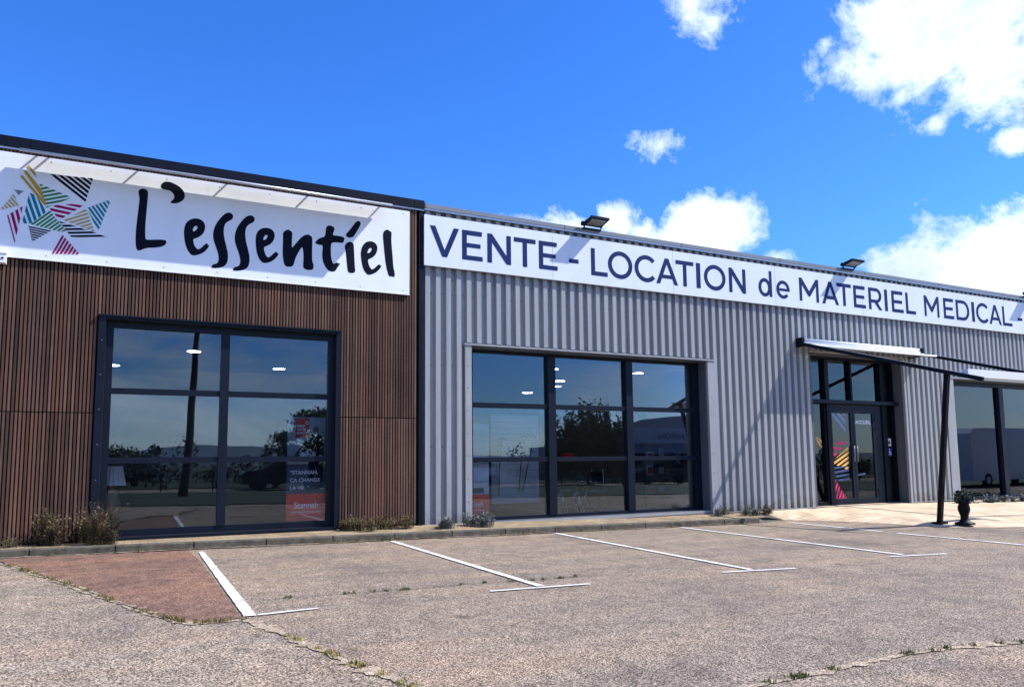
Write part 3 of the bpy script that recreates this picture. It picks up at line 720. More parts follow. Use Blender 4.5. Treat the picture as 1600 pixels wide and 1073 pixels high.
GL = [
 ([[(108, 205), (112, 188), (125, 175), (155, 165), (190, 175), (205, 188), (210, 205), (208, 260), (200, 350), (190, 450), (182, 550), (180, 640), (182, 695), (200, 702), (240, 703), (300, 700), (370, 702), (395, 708), (403, 722), (400, 740), (385, 760), (340, 778), (270, 785), (220, 786), (190, 790), (150, 803), (125, 815), (95, 810), (82, 780), (78, 700), (80, 640), (85, 580), (98, 460), (112, 350), (120, 290), (118, 250)]], S2),
 ([[(342, 145), (350, 118), (375, 98), (405, 92), (450, 100), (500, 122), (545, 150), (578, 185), (595, 225), (595, 260), (575, 290), (540, 312), (500, 322), (460, 322), (442, 312), (455, 298), (480, 275), (485, 245), (472, 215), (445, 190), (400, 180), (360, 172)]], S2),
 ([[(585, 640), (588, 580), (605, 530), (640, 495), (690, 477), (745, 482), (785, 505), (808, 545), (808, 590), (790, 635), (750, 670), (710, 688), (685, 692), (683, 720), (695, 760), (715, 790), (735, 803), (765, 790), (795, 760), (820, 738), (837, 747), (833, 762), (852, 755), (840, 785), (805, 825), (765, 850), (720, 862), (690, 868), (660, 858), (640, 835), (615, 795), (600, 745), (590, 695)], [(680, 612), (678, 595), (690, 570), (708, 556), (725, 560), (728, 578), (715, 600), (698, 612)]], S2),
 ([s_out], S2), ([[(a+226, b+28) for a, b in s_out]], S2),
 ([[(147, 520), (150, 460), (165, 405), (200, 370), (250, 352), (305, 355), (350, 378), (375, 415), (378, 460), (362, 510), (325, 550), (280, 572), (250, 582), (248, 610), (258, 650), (275, 690), (295, 708), (320, 700), (350, 672), (380, 645), (402, 640), (405, 655), (425, 655), (415, 685), (385, 720), (345, 752), (300, 770), (262, 775), (232, 770), (205, 745), (180, 705), (162, 650), (152, 590)], [(240, 498), (240, 480), (252, 455), (272, 437), (290, 440), (292, 458), (278, 482), (260, 497)]], S3),
 ([[(475, 410), (500, 388), (535, 372), (560, 385), (588, 405), (586, 470), (582, 540), (583, 590), (600, 578), (650, 515), (705, 455), (770, 428), (810, 448), (828, 470), (826, 560), (825, 650), (826, 755), (842, 790), (840, 850), (800, 860), (755, 855), (718, 832), (718, 780), (722, 700), (718, 630), (708, 580), (685, 605), (650, 665), (620, 730), (605, 795), (578, 820), (515, 818), (490, 790), (478, 730), (470, 650), (474, 560), (476, 480)]], S3),
 ([[(240, 300), (260, 272), (285, 265), (320, 275), (350, 292), (352, 325), (340, 355), (328, 395), (380, 398), (440, 408), (480, 425), (478, 450), (465, 492), (420, 490), (360, 485), (310, 490), (305, 560), (305, 640), (315, 710), (335, 765), (360, 755), (378, 740), (400, 755), (430, 757), (395, 800), (362, 858), (310, 862), (275, 850), (240, 810), (215, 765), (195, 700), (192, 630), (200, 560), (198, 520), (150, 515), (105, 500), (103, 485), (130, 450), (170, 425), (215, 418), (232, 390), (238, 345)]], S4),
 ([[(497, 390), (505, 372), (545, 330), (590, 270), (625, 225), (658, 205), (680, 218), (692, 240), (680, 275), (655, 320), (625, 370), (600, 410), (565, 425), (530, 425), (505, 410)]], S4),
 ([[(480, 540), (500, 500), (535, 477), (575, 482), (600, 505), (603, 560), (607, 640), (610, 720), (615, 800), (620, 850), (612, 875), (570, 882), (530, 872), (520, 830), (512, 760), (505, 680), (498, 610)]], S4),
 ([[(690, 640), (695, 590), (710, 535), (745, 490), (790, 470), (840, 472), (880, 495), (905, 535), (905, 580), (890, 630), (855, 672), (810, 695), (785, 705), (785, 740), (800, 790), (820, 822), (838, 835), (865, 820), (900, 785), (930, 765), (938, 782), (960, 780), (945, 815), (905, 860), (860, 888), (815, 900), (795, 905), (765, 890), (735, 850), (712, 790), (698, 715)], [(775, 625), (780, 600), (795, 570), (815, 552), (832, 562), (833, 582), (815, 608), (795, 622)]], S4),
 ([[(976, 390), (985, 350), (1010, 325), (1040, 320), (1065, 340), (1090, 352), (1085, 430), (1088, 520), (1098, 620), (1105, 720), (1112, 810), (1130, 880), (1128, 925), (1118, 935), (1095, 922), (1058, 925), (1040, 880), (1020, 800), (1005, 700), (995, 600), (985, 500)]], S4)]
def smooth_loop(P):   # one Chaikin pass
    out = []
    for i in range(len(P)):
        a, b = P[i], P[(i+1) % len(P)]
        out.append((a[0]*.75+b[0]*.25, a[1]*.75+b[1]*.25)); out.append((a[0]*.25+b[0]*.75, a[1]*.25+b[1]*.75))
    return out
for loops, S in GL:
    q = MB(); q.poly([zoomed(smooth_loop(lp), *S) for lp in loops], SB, 'ink', .003); q.build('letter', sign)
LG = (0, 240, .15845)
shards = [
 ([(470, 203), (918, 245), (838, 493)], (368, 290), 40, .55, .12, 'ink'),
 ([(385, 295), (710, 435), (455, 537), (405, 350)], (200, -36), 38, .5, .2, 'green'),
 ([(490, 545), (540, 510), (700, 498), (825, 510), (590, 655)], (210, 46), 45, .5, .15, 'mag'),
 ([(855, 540), (1060, 462), (1085, 480), (968, 768)], (125, 175), 37, .55, .1, 'teal'),
 ([(625, 655), (850, 545), (935, 775)], (210, -62), 35, .48, .2, 'beige'),
 ([(580, 665), (920, 775), (1085, 835), (700, 822)], (240, -4), 35, .5, .1, 'ink'),
 ([(290, 385), (365, 420), (460, 575), (310, 690), (215, 690)], (70, 200), 52, .55, .2, 'teal'),
 ([(300, 697), (495, 560), (540, 625), (650, 760), (610, 775)], (150, -105), 33, .52, .1, 'green'),
 ([(280, 712), (505, 760), (318, 870)], (200, 42), 23, .5, .1, 'ink'),
 ([(615, 800), (790, 995), (512, 988)], (100, -170), 35, .55, .05, 'mag'),
 ([(70, 610), (225, 520), (190, 690), (145, 885)], (70, 265), 52, .5, .05, 'mag'),
 ([(0, 558), (135, 395), (187, 515)], (55, 60), 32, .5, .2, 'beige'),
 ([(138, 355), (238, 370), (185, 412)], (50, -50), 15, .5, .1, 'ink')]
for i, (P, dv, per, du, ph, m) in enumerate(shards):
    q = MB(); full = smooth_loop(P) if False else P
    for st in stripes(P, dv, per, du+.06, ph): q.poly([zoomed(st, *LG)], SB, m, .002+.0004*i)
    q.build('striped_triangle', sign)
q = MB()
for i, P in enumerate(([(200, 225), (222, 215), (460, 498), (440, 512)], [(235, 178), (258, 166), (405, 350), (455, 492)], [(270, 125), (290, 118), (350, 195), (357, 240)])):
    q.poly([zoomed(P, *LG)], SB, 'gold', .0085)
q.build('striped_triangle', sign)

# ---------------------------------------------------------------- long sales sign with block letters
ban = empty('shop_sign', (12, 12.53, 5.3), 'long white sign reading VENTE - LOCATION de MATERIEL MEDICAL in dark blue capitals', 'sign')
q = MB(); q.box(4.585, 40, 12.53, 12.56, 4.82, 5.775, 'white2'); q.build('panel', ban)
for xj in (7.3, 10.35, 13.4, 16.45, 19.5, 22.6, 25.7):
    q = MB(); q.box(xj, xj+.004, 12.5285, 12.53, 4.83, 5.77, 'cap'); q.build('panel_seam', ban)
BASE, CAP, SWm = 5.012, .572, .098
def arc(cx, cz, rx, rz, a0, a1, n=26): return [(cx+rx*math.cos(R(a0+(a1-a0)*i/n)), cz+rz*math.sin(R(a0+(a1-a0)*i/n))) for i in range(n+1)]
def stroke_poly(P, wd, closed=False):
    out = []
    n = len(P)
    for sgn in (1, -1):
        side = []
        for i in range(n):
            a = Vector(P[i-1]) if (i > 0 or closed) else None; b = Vector(P[i]); c = Vector(P[(i+1) % n]) if (i < n-1 or closed) else None
            d1 = (b-a).normalized() if a is not None and (b-a).length > 1e-9 else None; d2 = (c-b).normalized() if c is not None and (c-b).length > 1e-9 else None
            if d1 is None: d1 = d2
            if d2 is None: d2 = d1
            n1 = Vector((-d1.y, d1.x)); n2 = Vector((-d2.y, d2.x)); nn = (n1+n2).normalized(); k = 1/max(.35, nn.dot(n1))
            side.append(tuple(b+nn*sgn*wd/2*k))
        out.append(side)
    return ([out[0], out[1]] if closed else [out[0]+out[1][::-1]])
def glyph(ch, x0, x1):
    """list of (outer+holes) polygons in metres"""
    w_, H_ = x1-x0, CAP; s = SWm; X = lambda t: x0+t; Z = lambda t: BASE+t; pl = []
    def bar(a, b, c, d): pl.append([[(X(a), Z(b)), (X(c), Z(b)), (X(c), Z(d)), (X(a), Z(d))]])
    def sl(a, b, c, d, k=1.0):   # slanted limb with flat horizontal ends
        hw = s*k/2; pl.append([[(X(a)-hw, Z(b)), (X(a)+hw, Z(b)), (X(c)+hw, Z(d)), (X(c)-hw, Z(d))]])
    if ch == 'V': m = w_/2; pl.append([[(X(0), Z(H_)), (X(.11), Z(H_)), (X(m), Z(.13)), (X(w_-.11), Z(H_)), (X(w_), Z(H_)), (X(m+.05), Z(0)), (X(m-.05), Z(0))]])
    elif ch == 'E': bar(0, 0, s, H_); bar(s, 0, w_, s*.9); bar(s, H_/2-s*.42, w_*.9, H_/2+s*.42); bar(s, H_-s*.9, w_*.97, H_)
    elif ch == 'N': bar(0, 0, s, H_); bar(w_-s, 0, w_, H_); pl.append([[(X(s), Z(H_)), (X(s), Z(H_-.165)), (X(w_-s), Z(0)), (X(w_-s), Z(.165))]])
    elif ch == 'T': bar(0, H_-s*.92, w_, H_); bar(w_/2-s/2, 0, w_/2+s/2, H_-s*.92)
    elif ch == 'L': bar(0, 0, s, H_); bar(s, 0, w_, s*.9)
    elif ch == 'I': bar(0, 0, w_, H_)
    elif ch == '-': bar(0, .2, w_, .285)
    elif ch == 'A': m = w_/2; pl.append([[(X(0), Z(0)), (X(.105), Z(0)), (X(m), Z(H_-.13)), (X(w_-.105), Z(0)), (X(w_), Z(0)), (X(m+.05), Z(H_)), (X(m-.05), Z(H_))]]); bar(w_*.235, .125, w_*.765, .205)
    elif ch == 'M': 
        bar(0, 0, s*.92, H_); bar(w_-s*.92, 0, w_, H_); m = w_/2
        pl.append([[(X(s*.92), Z(H_)), (X(s*.92), Z(H_-.17)), (X(m-.03), Z(.13)), (X(m+.03), Z(.13)), (X(w_-s*.92), Z(H_-.17)), (X(w_-s*.92), Z(H_)), (X(m), Z(.26))]])
    elif ch == 'O':
        o = arc(X(w_/2), Z(H_/2), w_/2, H_/2+.01, 0, 346, 36); i = arc(X(w_/2), Z(H_/2), w_/2-s, H_/2+.01-s*.95, 0, 346, 36); pl.append([o, i])
    elif ch == 'C':
        rx, rz = w_*.56, H_/2+.01; o = arc(X(w_*.56), Z(H_/2), rx, rz, 42, 318, 30); i = arc(X(w_*.56), Z(H_/2), rx-s, rz-s*.95, 40, 320, 30); pl.append([o+i[::-1]])
    elif ch == 'D':
        bar(0, 0, s, H_); r = H_/2; c = w_-r*.98 if w_ > r*1.2 else w_*.5
        o = [(X(s), Z(H_)), (X(c), Z(H_))]+arc(X(c), Z(r), w_-c, r, 88, -88, 26)+[(X(c), Z(0)), (X(s), Z(0))]
        i = [(X(s), Z(s*.9)), (X(c), Z(s*.9))]+arc(X(c), Z(r), w_-c-s, r-s*.9, -88, 88, 26)+[(X(c), Z(H_-s*.9)), (X(s), Z(H_-s*.9))]
        pl.append([o+i])
    elif ch == 'R':
        bar(0, 0, s, H_); r = .195; c = w_-r-.02
        o = [(X(s), Z(H_)), (X(c), Z(H_))]+arc(X(c), Z(H_-r), w_-.01-c, r, 88, -88, 20)+[(X(c), Z(H_-2*r)), (X(s), Z(H_-2*r))]
        i = [(X(s), Z(H_-2*r+s*.85)), (X(c), Z(H_-2*r+s*.85))]+arc(X(c), Z(H_-r), w_-.01-c-s, r-s*.85, -88, 88, 20)+[(X(c), Z(H_-s*.85)), (X(s), Z(H_-s*.85))]
        pl.append([o+i]); pl.append([[(X(w_-.115), Z(0)), (X(w_), Z(0)), (X(w_*.66), Z(H_-2*r+.02)), (X(w_*.40), Z(H_-2*r+.02))]])
    elif ch == 'd':
        r = .215; bar(w_-s*.9, 0, w_, H_+.05); cx = w_-r-.035
        o = arc(X(w_*.46), Z(r), w_*.46, r+.006, 0, 346, 30); i = arc(X(w_*.46), Z(r), w_*.46-s*.92, r+.006-s*.85, 0, 346, 30); pl.append([o, i])
    elif ch == 'e':
        r = .215; o = arc(X(w_/2), Z(r), w_/2, r+.006, 0, 318, 30); i = arc(X(w_/2), Z(r), w_/2-s*.9, r+.006-s*.82, 0, 322, 30)
        pl.append([o+i[::-1]]); bar(s*.5, r-.035, w_, r+.028)
    return pl
LET = [('V', 671.5, 717.4, 380), ('E', 722, 754, 385), ('N', 761.5, 798.4, 390), ('T', 803, 837, 395), ('E', 842, 871, 402), ('-', 889, 904, 410), ('L', 923.5, 949, 412), ('O', 950, 988, 416),
       ('C', 991.6, 1024, 422), ('A', 1025, 1059, 428), ('T', 1056, 1084, 432), ('I', 1088, 1094.5, 434), ('O', 1100, 1133.6, 436), ('N', 1139, 1165, 440),
       ('d', 1185, 1206, 446), ('e', 1213, 1233.7, 452), ('M', 1249, 1279, 455), ('A', 1284, 1310, 458), ('T', 1307.5, 1330, 460), ('E', 1333.5, 1352, 462), ('R', 1357, 1377.5, 465),
       ('I', 1382, 1386.5, 468), ('E', 1393, 1411, 470), ('L', 1415, 1430, 472), ('M', 1444, 1467, 478), ('E', 1474, 1490, 480), ('D', 1493.5, 1514, 482), ('I', 1518, 1522.3, 484), ('C', 1525, 1544, 486),
       ('A', 1545, 1564, 488), ('L', 1566, 1580.5, 490), ('-', 1589.6, 1597, 495)]
for ch, a, b, py in LET:
    xa = survey(a, py)[0]; xb = survey(b, py)[0]; q = MB()
    for k, lp in enumerate(glyph(ch, xa, xb)): q.poly(lp, SB, 'letters', .003+.0006*k)
    q.build('letter', ban)

# ---------------------------------------------------------------- visor above the brown sign
vis = empty('sign_visor', (1, 12.3, 5.8), 'flat metal light shield on thin rods above the brush-lettered sign', 'visor')
q = MB()
sy0, sy1 = .17, .54
zA, zB = 5.858-.366*sy0+0*.0, 5.858-.366*sy1
zA += .0; 
q.v += [(x, WY-s, z+dz) for x in (-1.62, 3.82) for s, z in ((sy0, 5.80), (sy1, 5.675)) for dz in (-.012, .012)]
for f in ((0, 2, 3, 1), (4, 5, 7, 6), (0, 4, 6, 2), (1, 3, 7, 5), (0, 1, 5, 4), (2, 6, 7, 3)):
    q.f.append(f); q.m.append(q.mi('steel')); q.sm.append(False)
q.build('shield', vis)
q = MB(); q.tube([(-1.62, WY-sy1-.005, 5.675), (3.82, WY-sy1-.005, 5.675)], .022, 'steel', 8); q.build('edge_tube', vis)
for x in (-1.45, -1.30, -.12, 1.18, 2.48, 3.75):
    q = MB(); q.beam((x, 12.6, 5.82), (x, WY-sy0-.05, 5.79), .025, .02, 'black'); q.build('rod', vis)

# ---------------------------------------------------------------- roof floodlights
def flood(x, lab):
    t = empty('floodlight', (x, 12.55, 5.98), lab, 'floodlight', 'floodlights along the roof edge')
    q = MB()
    for dx in (0.02, .42): q.beam((x+dx, 12.52, 5.96), (x+dx, 12.42, 6.05), .03, .012, 'black', (1, 0, 0))
    q.beam((x+.0, 12.52, 5.975), (x+.44, 12.52, 5.975), .05, .03, 'black'); q.build('bracket', t)
    q = MB(); c = Vector((x+.22, 12.34, 6.065)); tilt = R(14)
    def P(a, b, c_): # a along x, b outward (toward lot), c up
        return (c.x+a, c.y-b*math.cos(tilt)+c_*math.sin(tilt)*0, c.z-b*math.sin(tilt)*-1*.9+c_)
    for (a0, a1, b0, b1, c0, c1, m) in ((-.22, .22, -.17, .17, .0, .04, 'black'), (-.2, .2, -.18, -.06, .04, .075, 'black')):
        k = len(q.v); q.v += [P(a, b, cc) for cc in (c0, c1) for b in (b1, b0) for a in (a0, a1)]
        for f in ((0, 2, 3, 1), (4, 5, 7, 6), (0, 1, 5, 4), (2, 6, 7, 3), (1, 3, 7, 5), (0, 4, 6, 2)): q.f.append(tuple(k+i for i in f)); q.m.append(q.mi(m)); q.sm.append(False)
    for i in range(9):
        a = -.19+i*.045; k = len(q.v); q.v += [P(aa, b, cc) for cc in (.04, .07) for b in (.1, -.1) for aa in (a, a+.012)]
        for f in ((0, 2, 3, 1), (4, 5, 7, 6), (0, 1, 5, 4), (2, 6, 7, 3), (1, 3, 7, 5), (0, 4, 6, 2)): q.f.append(tuple(k+i for i in f)); q.m.append(q.mi('black')); q.sm.append(False)
    q.build('housing', t)
    q = MB(); q.quad([P(-.17, -.11, -.004), P(.17, -.11, -.004), P(.17, .12, -.004), P(-.17, .12, -.004)], 'lens'); q.build('lens', t)
    q = MB(); q.tube([(x-.05, 12.46, 6.05), (x+.02, 12.46, 6.05)], .05, 'black', 12); q.build('sensor', t)
M_['lens'] = mat('lamp_lens', (.2, .19, .19), .25, var=.15)
flood(8.02, 'black floodlight on the roof edge above the dash after VENTE')
flood(15.72, 'black floodlight on the roof edge above the word MATERIEL')
flood(23.62, 'black floodlight at the right edge of the photo above the last dash')

# camera on the brown wall
sc_ = empty('security_camera', (-1.95, 12.5, 4.2), 'white rounded security camera under the left end of the big sign', 'camera')
q = MB(); q.beam((-2.05, 12.50, 4.19), (-1.76, 12.50, 4.185), .12, .13, 'plastic_w'); q.beam((-2.05, 12.5, 4.262), (-1.75, 12.5, 4.258), .14, .012, 'plastic_w'); q.build('body', sc_)
q = MB(); q.tube([(-1.80, 12.445, 4.185), (-1.80, 12.432, 4.185)], .016, 'black', 10); q.build('lens', sc_)
q = MB(); q.box(-2.1, -2.0, 12.5, 12.58, 4.13, 4.24, 'plastic_w'); q.build('bracket', sc_)

# ---------------------------------------------------------------- awning
aw = empty('awning', (14.1, 12.5, 3.95), 'white and black awning over the entrance with its fabric nearly rolled in', 'awning')
XL, XR = 14.12, 18.55
kk = .305
def rp(x, s): return Vector((x, WY-s, 3.975-kk*s))
q = MB(); 
for i, (yy, zz, rr) in enumerate(((.10, 4.045, .04), (.15, 3.985, .022), (.14, 3.94, .016))):
    q.tube([(XL+.02, WY-yy, zz), (XR-.02, WY-yy, zz)], rr, 'fabric', 12)
q.build('fabric_roll', aw)
q = MB(); q.box(XL+.02, XR-.02, 12.51, 12.57, 3.92, 4.05, 'black'); q.build('back_rail', aw)
q = MB(); q.box(XL-.05, XL+.02, 12.40, 12.60, 3.87, 4.09, 'black'); q.build('end_bracket', aw)
q = MB(); q.box(XR-.02, XR+.05, 12.40, 12.60, 3.87, 4.09, 'black'); q.build('end_bracket', aw)
q = MB(); q.beam((XR-.35, 12.60, 3.82), (XR+.0, 12.35, 3.90), .03, .03, 'black'); q.build('brace', aw)
q = MB(); a0, a1 = rp(XL+.03, .12), rp(XL+.03, .58); b0, b1 = rp(XR-.03, .12), rp(XR-.03, .58)
NX = 24
def sag(i, t): return -.012*math.sin(math.pi*t)*(1+.3*math.sin(i*1.7))
for i in range(NX):
    for k in range(4):
        P = []
        for ii, k2 in ((i, k), (i+1, k), (i+1, k+1), (i, k+1)):
            u = ii/NX; t = k2/4; p = (a0*(1-u)+b0*u)*(1-t)+(a1*(1-u)+b1*u)*t; P.append((p.x, p.y, p.z+.03+sag(ii, t)))
        q.quad(P, 'fabric', True)
q.build('fabric', aw)
q = MB(); q.tube([tuple(a1+Vector((0, 0, .02))), tuple(b1+Vector((0, 0, .02)))], .022, 'fabric', 10); q.build('front_rod', aw)
for x, nm in ((XL, 'rail'), (XR, 'rail')):
    q = MB(); p0, p1 = rp(x, .1), rp(x, 4.3); q.beam(p0, p1, .07, .075, 'navy_cap')
    q.beam(p0+Vector((0, 0, .044)), p1+Vector((0, 0, .044)), .03, .006, 'steel'); q.build(nm, aw)  # thin pale strip stands in for the sunlit top edge of the dark rail
q = MB(); f0, f1 = rp(XL+.037, 3.95), rp(XR-.037, 3.95)
q.beam(f0+Vector((0, 0, .05)), f1+Vector((0, 0, .05)), .13, .15, 'fabric'); q.build('front_bar', aw)
foot = Vector((14.55, 9.62, -.115)); top = rp(XL, 3.62)-Vector((0, 0, .03))
q = MB(); q.beam(foot, top, .085, .085, 'black', (0, 1, 0)); q.build('post', aw)
q = MB(); q.box(foot.x-.13, foot.x+.13, foot.y-.09, foot.y+.09, -.13, -.085, 'black'); q.build('post_foot', aw)
foot = Vector((19.2, 9.6, -.13)); top = rp(XR, 3.62)-Vector((0, 0, .03))
q = MB(); q.beam(foot, top, .085, .085, 'black', (0, 1, 0)); q.build('post', aw)
q = MB(); q.box(foot.x-.13, foot.x+.13, foot.y-.09, foot.y+.09, -.15, -.105, 'black'); q.build('post_foot', aw)

# ---------------------------------------------------------------- planter by the post
def leaf_ball(q, c, rad, n, size, mats, seed, squash=1.0):
    rnd = random.Random(seed)
    for _ in range(n):
        while True:
            v = Vector((rnd.uniform(-1, 1), rnd.uniform(-1, 1), rnd.uniform(-1, 1)))
            if v.length < 1: break
        v = v*(.55+.45*rnd.random()); p = Vector(c)+Vector((v.x*rad[0], v.y*rad[1], v.z*rad[2]))
        a = Vector((rnd.gauss(0, 1), rnd.gauss(0, 1), rnd.gauss(0, 1))).normalized(); b = a.cross(Vector((rnd.gauss(0, 1), rnd.gauss(0, 1), rnd.gauss(0, 1)))).normalized()
        s = size*rnd.uniform(.5, 1.4); q.quad([p-a*s, p-b*s*.4, p+a*s, p+b*s*.4], rnd.choice(mats))
pl_ = empty('planter', (14.78, 9.25, -.11), 'small black urn planter with a dark bushy plant beside the awning post', 'planter')
q = MB(); q.lathe([(0, .18), (.03, .18), (.05, .11), (.09, .075), (.15, .07), (.20, .085), (.28, .11), (.34, .11), (.39, .09), (.42, .115), (.44, .12), (.44, .10), (.40, .08)], (14.78, 9.25, -.115), 'black', 24); q.build('pot', pl_)
q = MB(); leaf_ball(q, (14.78, 9.25, .42), (.2, .2, .16), 800, .04, ['leaf_dk', 'leaf_dk', 'leaf_dk', 'stem_olive'], 4)
q.build('foliage', pl_)

# ---------------------------------------------------------------- weeds along the base
def weed(name, lab, x0, x1, y0, y1, z, h, n, mats, seed, flowers=0, leaf=.02, grp='weeds along the foot of the facade'):
    rnd = random.Random(seed); t = empty(name, ((x0+x1)/2, (y0+y1)/2, z), lab, 'weed', grp); q = MB(); fl = MB()
    cl = [(rnd.uniform(x0, x1), rnd.uniform(y0, y1), rnd.uniform(.5, 1)) for _ in range(max(4, int((x1-x0)*9)))]
    for i in range(n):
        c = rnd.choice(cl); x = min(max(rnd.gauss(c[0], .05), x0), x1); y = min(max(rnd.gauss(c[1], .05), y0), y1); hh = h*c[2]*rnd.uniform(.45, 1.05)
        dx, dy = rnd.gauss(0, .22)*hh, -abs(rnd.gauss(0, .2))*hh
        pts = [(x, y, z-.02), (x+dx*.3, y+dy*.3, z+hh*.5), (x+dx, y+dy, z+hh)]
        q.tube(pts, [.003, .0022, .001], rnd.choice(mats), 3, False)
        for k in range(rnd.randint(3, 8)):
            u = rnd.uniform(.05, .95); a = rnd.uniform(0, 6.28); L = leaf*rnd.uniform(.6, 2.2)
            p = Vector((x+dx*u*u, y+dy*u*u, z+hh*u)); d = Vector((math.cos(a), math.sin(a), rnd.uniform(-.2, .9))).normalized()*L; s = Vector((-math.sin(a), math.cos(a), 0))*L*.22
            q.quad([p, p+d*.5+s, p+d, p+d*.5-s], rnd.choice(mats))
        if flowers and rnd.random() < flowers:
            p = Vector(pts[2])
            for k in range(6):
                a = k*1.05; fl.quad([p, p+Vector((math.cos(a)*.012, math.sin(a)*.012, .004)), p+Vector((math.cos(a+.6)*.012, math.sin(a+.6)*.012, .004))], 'flower')
    q.build('stems', t)
    if fl.f: fl.build('flower_heads', t)
weed('weed_clump', 'tall dark brown weed clump with yellow flowers left of the brown wing window', -1.2, -.2, 11.95, 12.5, .13, .62, 760, ['stem_brown', 'stem_brown', 'stem_olive'], 1, .08, .035)
weed('weed_clump', 'low brown weeds at the far left foot of the brown wall', -1.9, -1.25, 12.05, 12.5, .14, .2, 160, ['stem_brown', 'stem_olive'], 2)
weed('weed_clump', 'wide dry brown weeds under the slats between the two large windows', 3.08, 4.45, 12.1, 12.5, .12, .27, 480, ['stem_brown', 'stem_brown', 'stem_olive', 'grass'], 3, .03, .025)
weed('weed_clump', 'pale grey-green weeds in front of the first grey ribs', 4.6, 5.8, 12.05, 12.5, .1, .26, 420, ['stem_blue', 'stem_olive', 'stem_blue'], 4, 0, .03)
weed('weed_clump', 'grey-green weeds at the wall right of the three-bay window', 11.1, 12.7, 12.1, 12.5, .02, .22, 380, ['stem_blue', 'stem_olive', 'stem_brown'], 5, 0, .03)
weed('weed_clump', 'dark low plants under the window at the right edge', 19.2, 24.5, 12.1, 12.5, -.08, .26, 700, ['leaf_dk', 'stem_blue', 'leaf_dk'], 6, 0, .05)
tag(tufts('grass', along([(-3, KY-.02), (11.6, KY-.02)], 26, 11), .02, .08, 900, .04, ['grass', 'grassg', 'stem_brown'], 12), 'small tufts of dry grass along the kerb', 'grass', kind='stuff')
struct(ribbon([(x*.5, KY-.03+.03*math.sin(x)) for x in range(-5, 24)], lambda i: .03+.02*math.sin(i*.3)**2, 'dirt', .0175, 15), 'sand_path_strip')

# ---------------------------------------------------------------- inside: lamps, displays
def ceil_lamp(x, y, z, r, lab):
    q = MB(); q.tube([(x, y, z+.005), (x, y, z-.03)], r, 'plastic_w', 20); t = q.build('ceiling_light'); tag(t, lab, 'ceiling light', 'round ceiling lights inside the shop')
    q = MB(); q.tube([(x, y, z-.031), (x, y, z-.034)], r*.92, 'lamp', 20); q.build('diffuser', t)
for (x, y, r, l) in ((.98, 16.3, .14, 'largest round ceiling light, in the upper left pane of the brown wing window'), (3.05, 18.6, .15, 'round ceiling light in the upper right pane of the brown wing window'), (-.55, 19.3, .15, 'round ceiling light at the lower left of the top left pane')):
    ceil_lamp(x, y, 3.555, r, l)
for i, (x, y, r, l) in enumerate(((10.5, 18.1, .17, 'ceiling light half hidden by the first mullion of the three-bay window'), (12.3, 20.8, .2, 'ceiling light just right of the first mullion, upper of two'),
        (13.1, 22.4, .2, 'ceiling light just right of the first mullion, lower of two'), (13.3, 24.9, .22, 'ceiling light above the first transom of the left bay'),
        (13.4, 18.0, .17, 'ceiling light at the top of the right bay'), (18.0, 22.0, .2, 'ceiling light at the right end of the right bay'), (18.8, 27.2, .24, 'ceiling light above the tree reflection'),
        (21.6, 27.5, .24, 'ceiling light just above the transom of the right bay'), (24.5, 30.4, .26, 'ceiling light just below the transom of the right bay'))):
    ceil_lamp(x, y, 3.835, r, l)
for (x, y, r, l) in ((23.2, 19.1, .2, 'long glowing ceiling light low in the glazing over the entrance door'), (18.4, 15.4, .05, 'small spotlight, left of two, over the entrance door'), (19.1, 15.4, .05, 'small spotlight, right of two, over the entrance door')):
    ceil_lamp(x, y, 3.835, r, l)

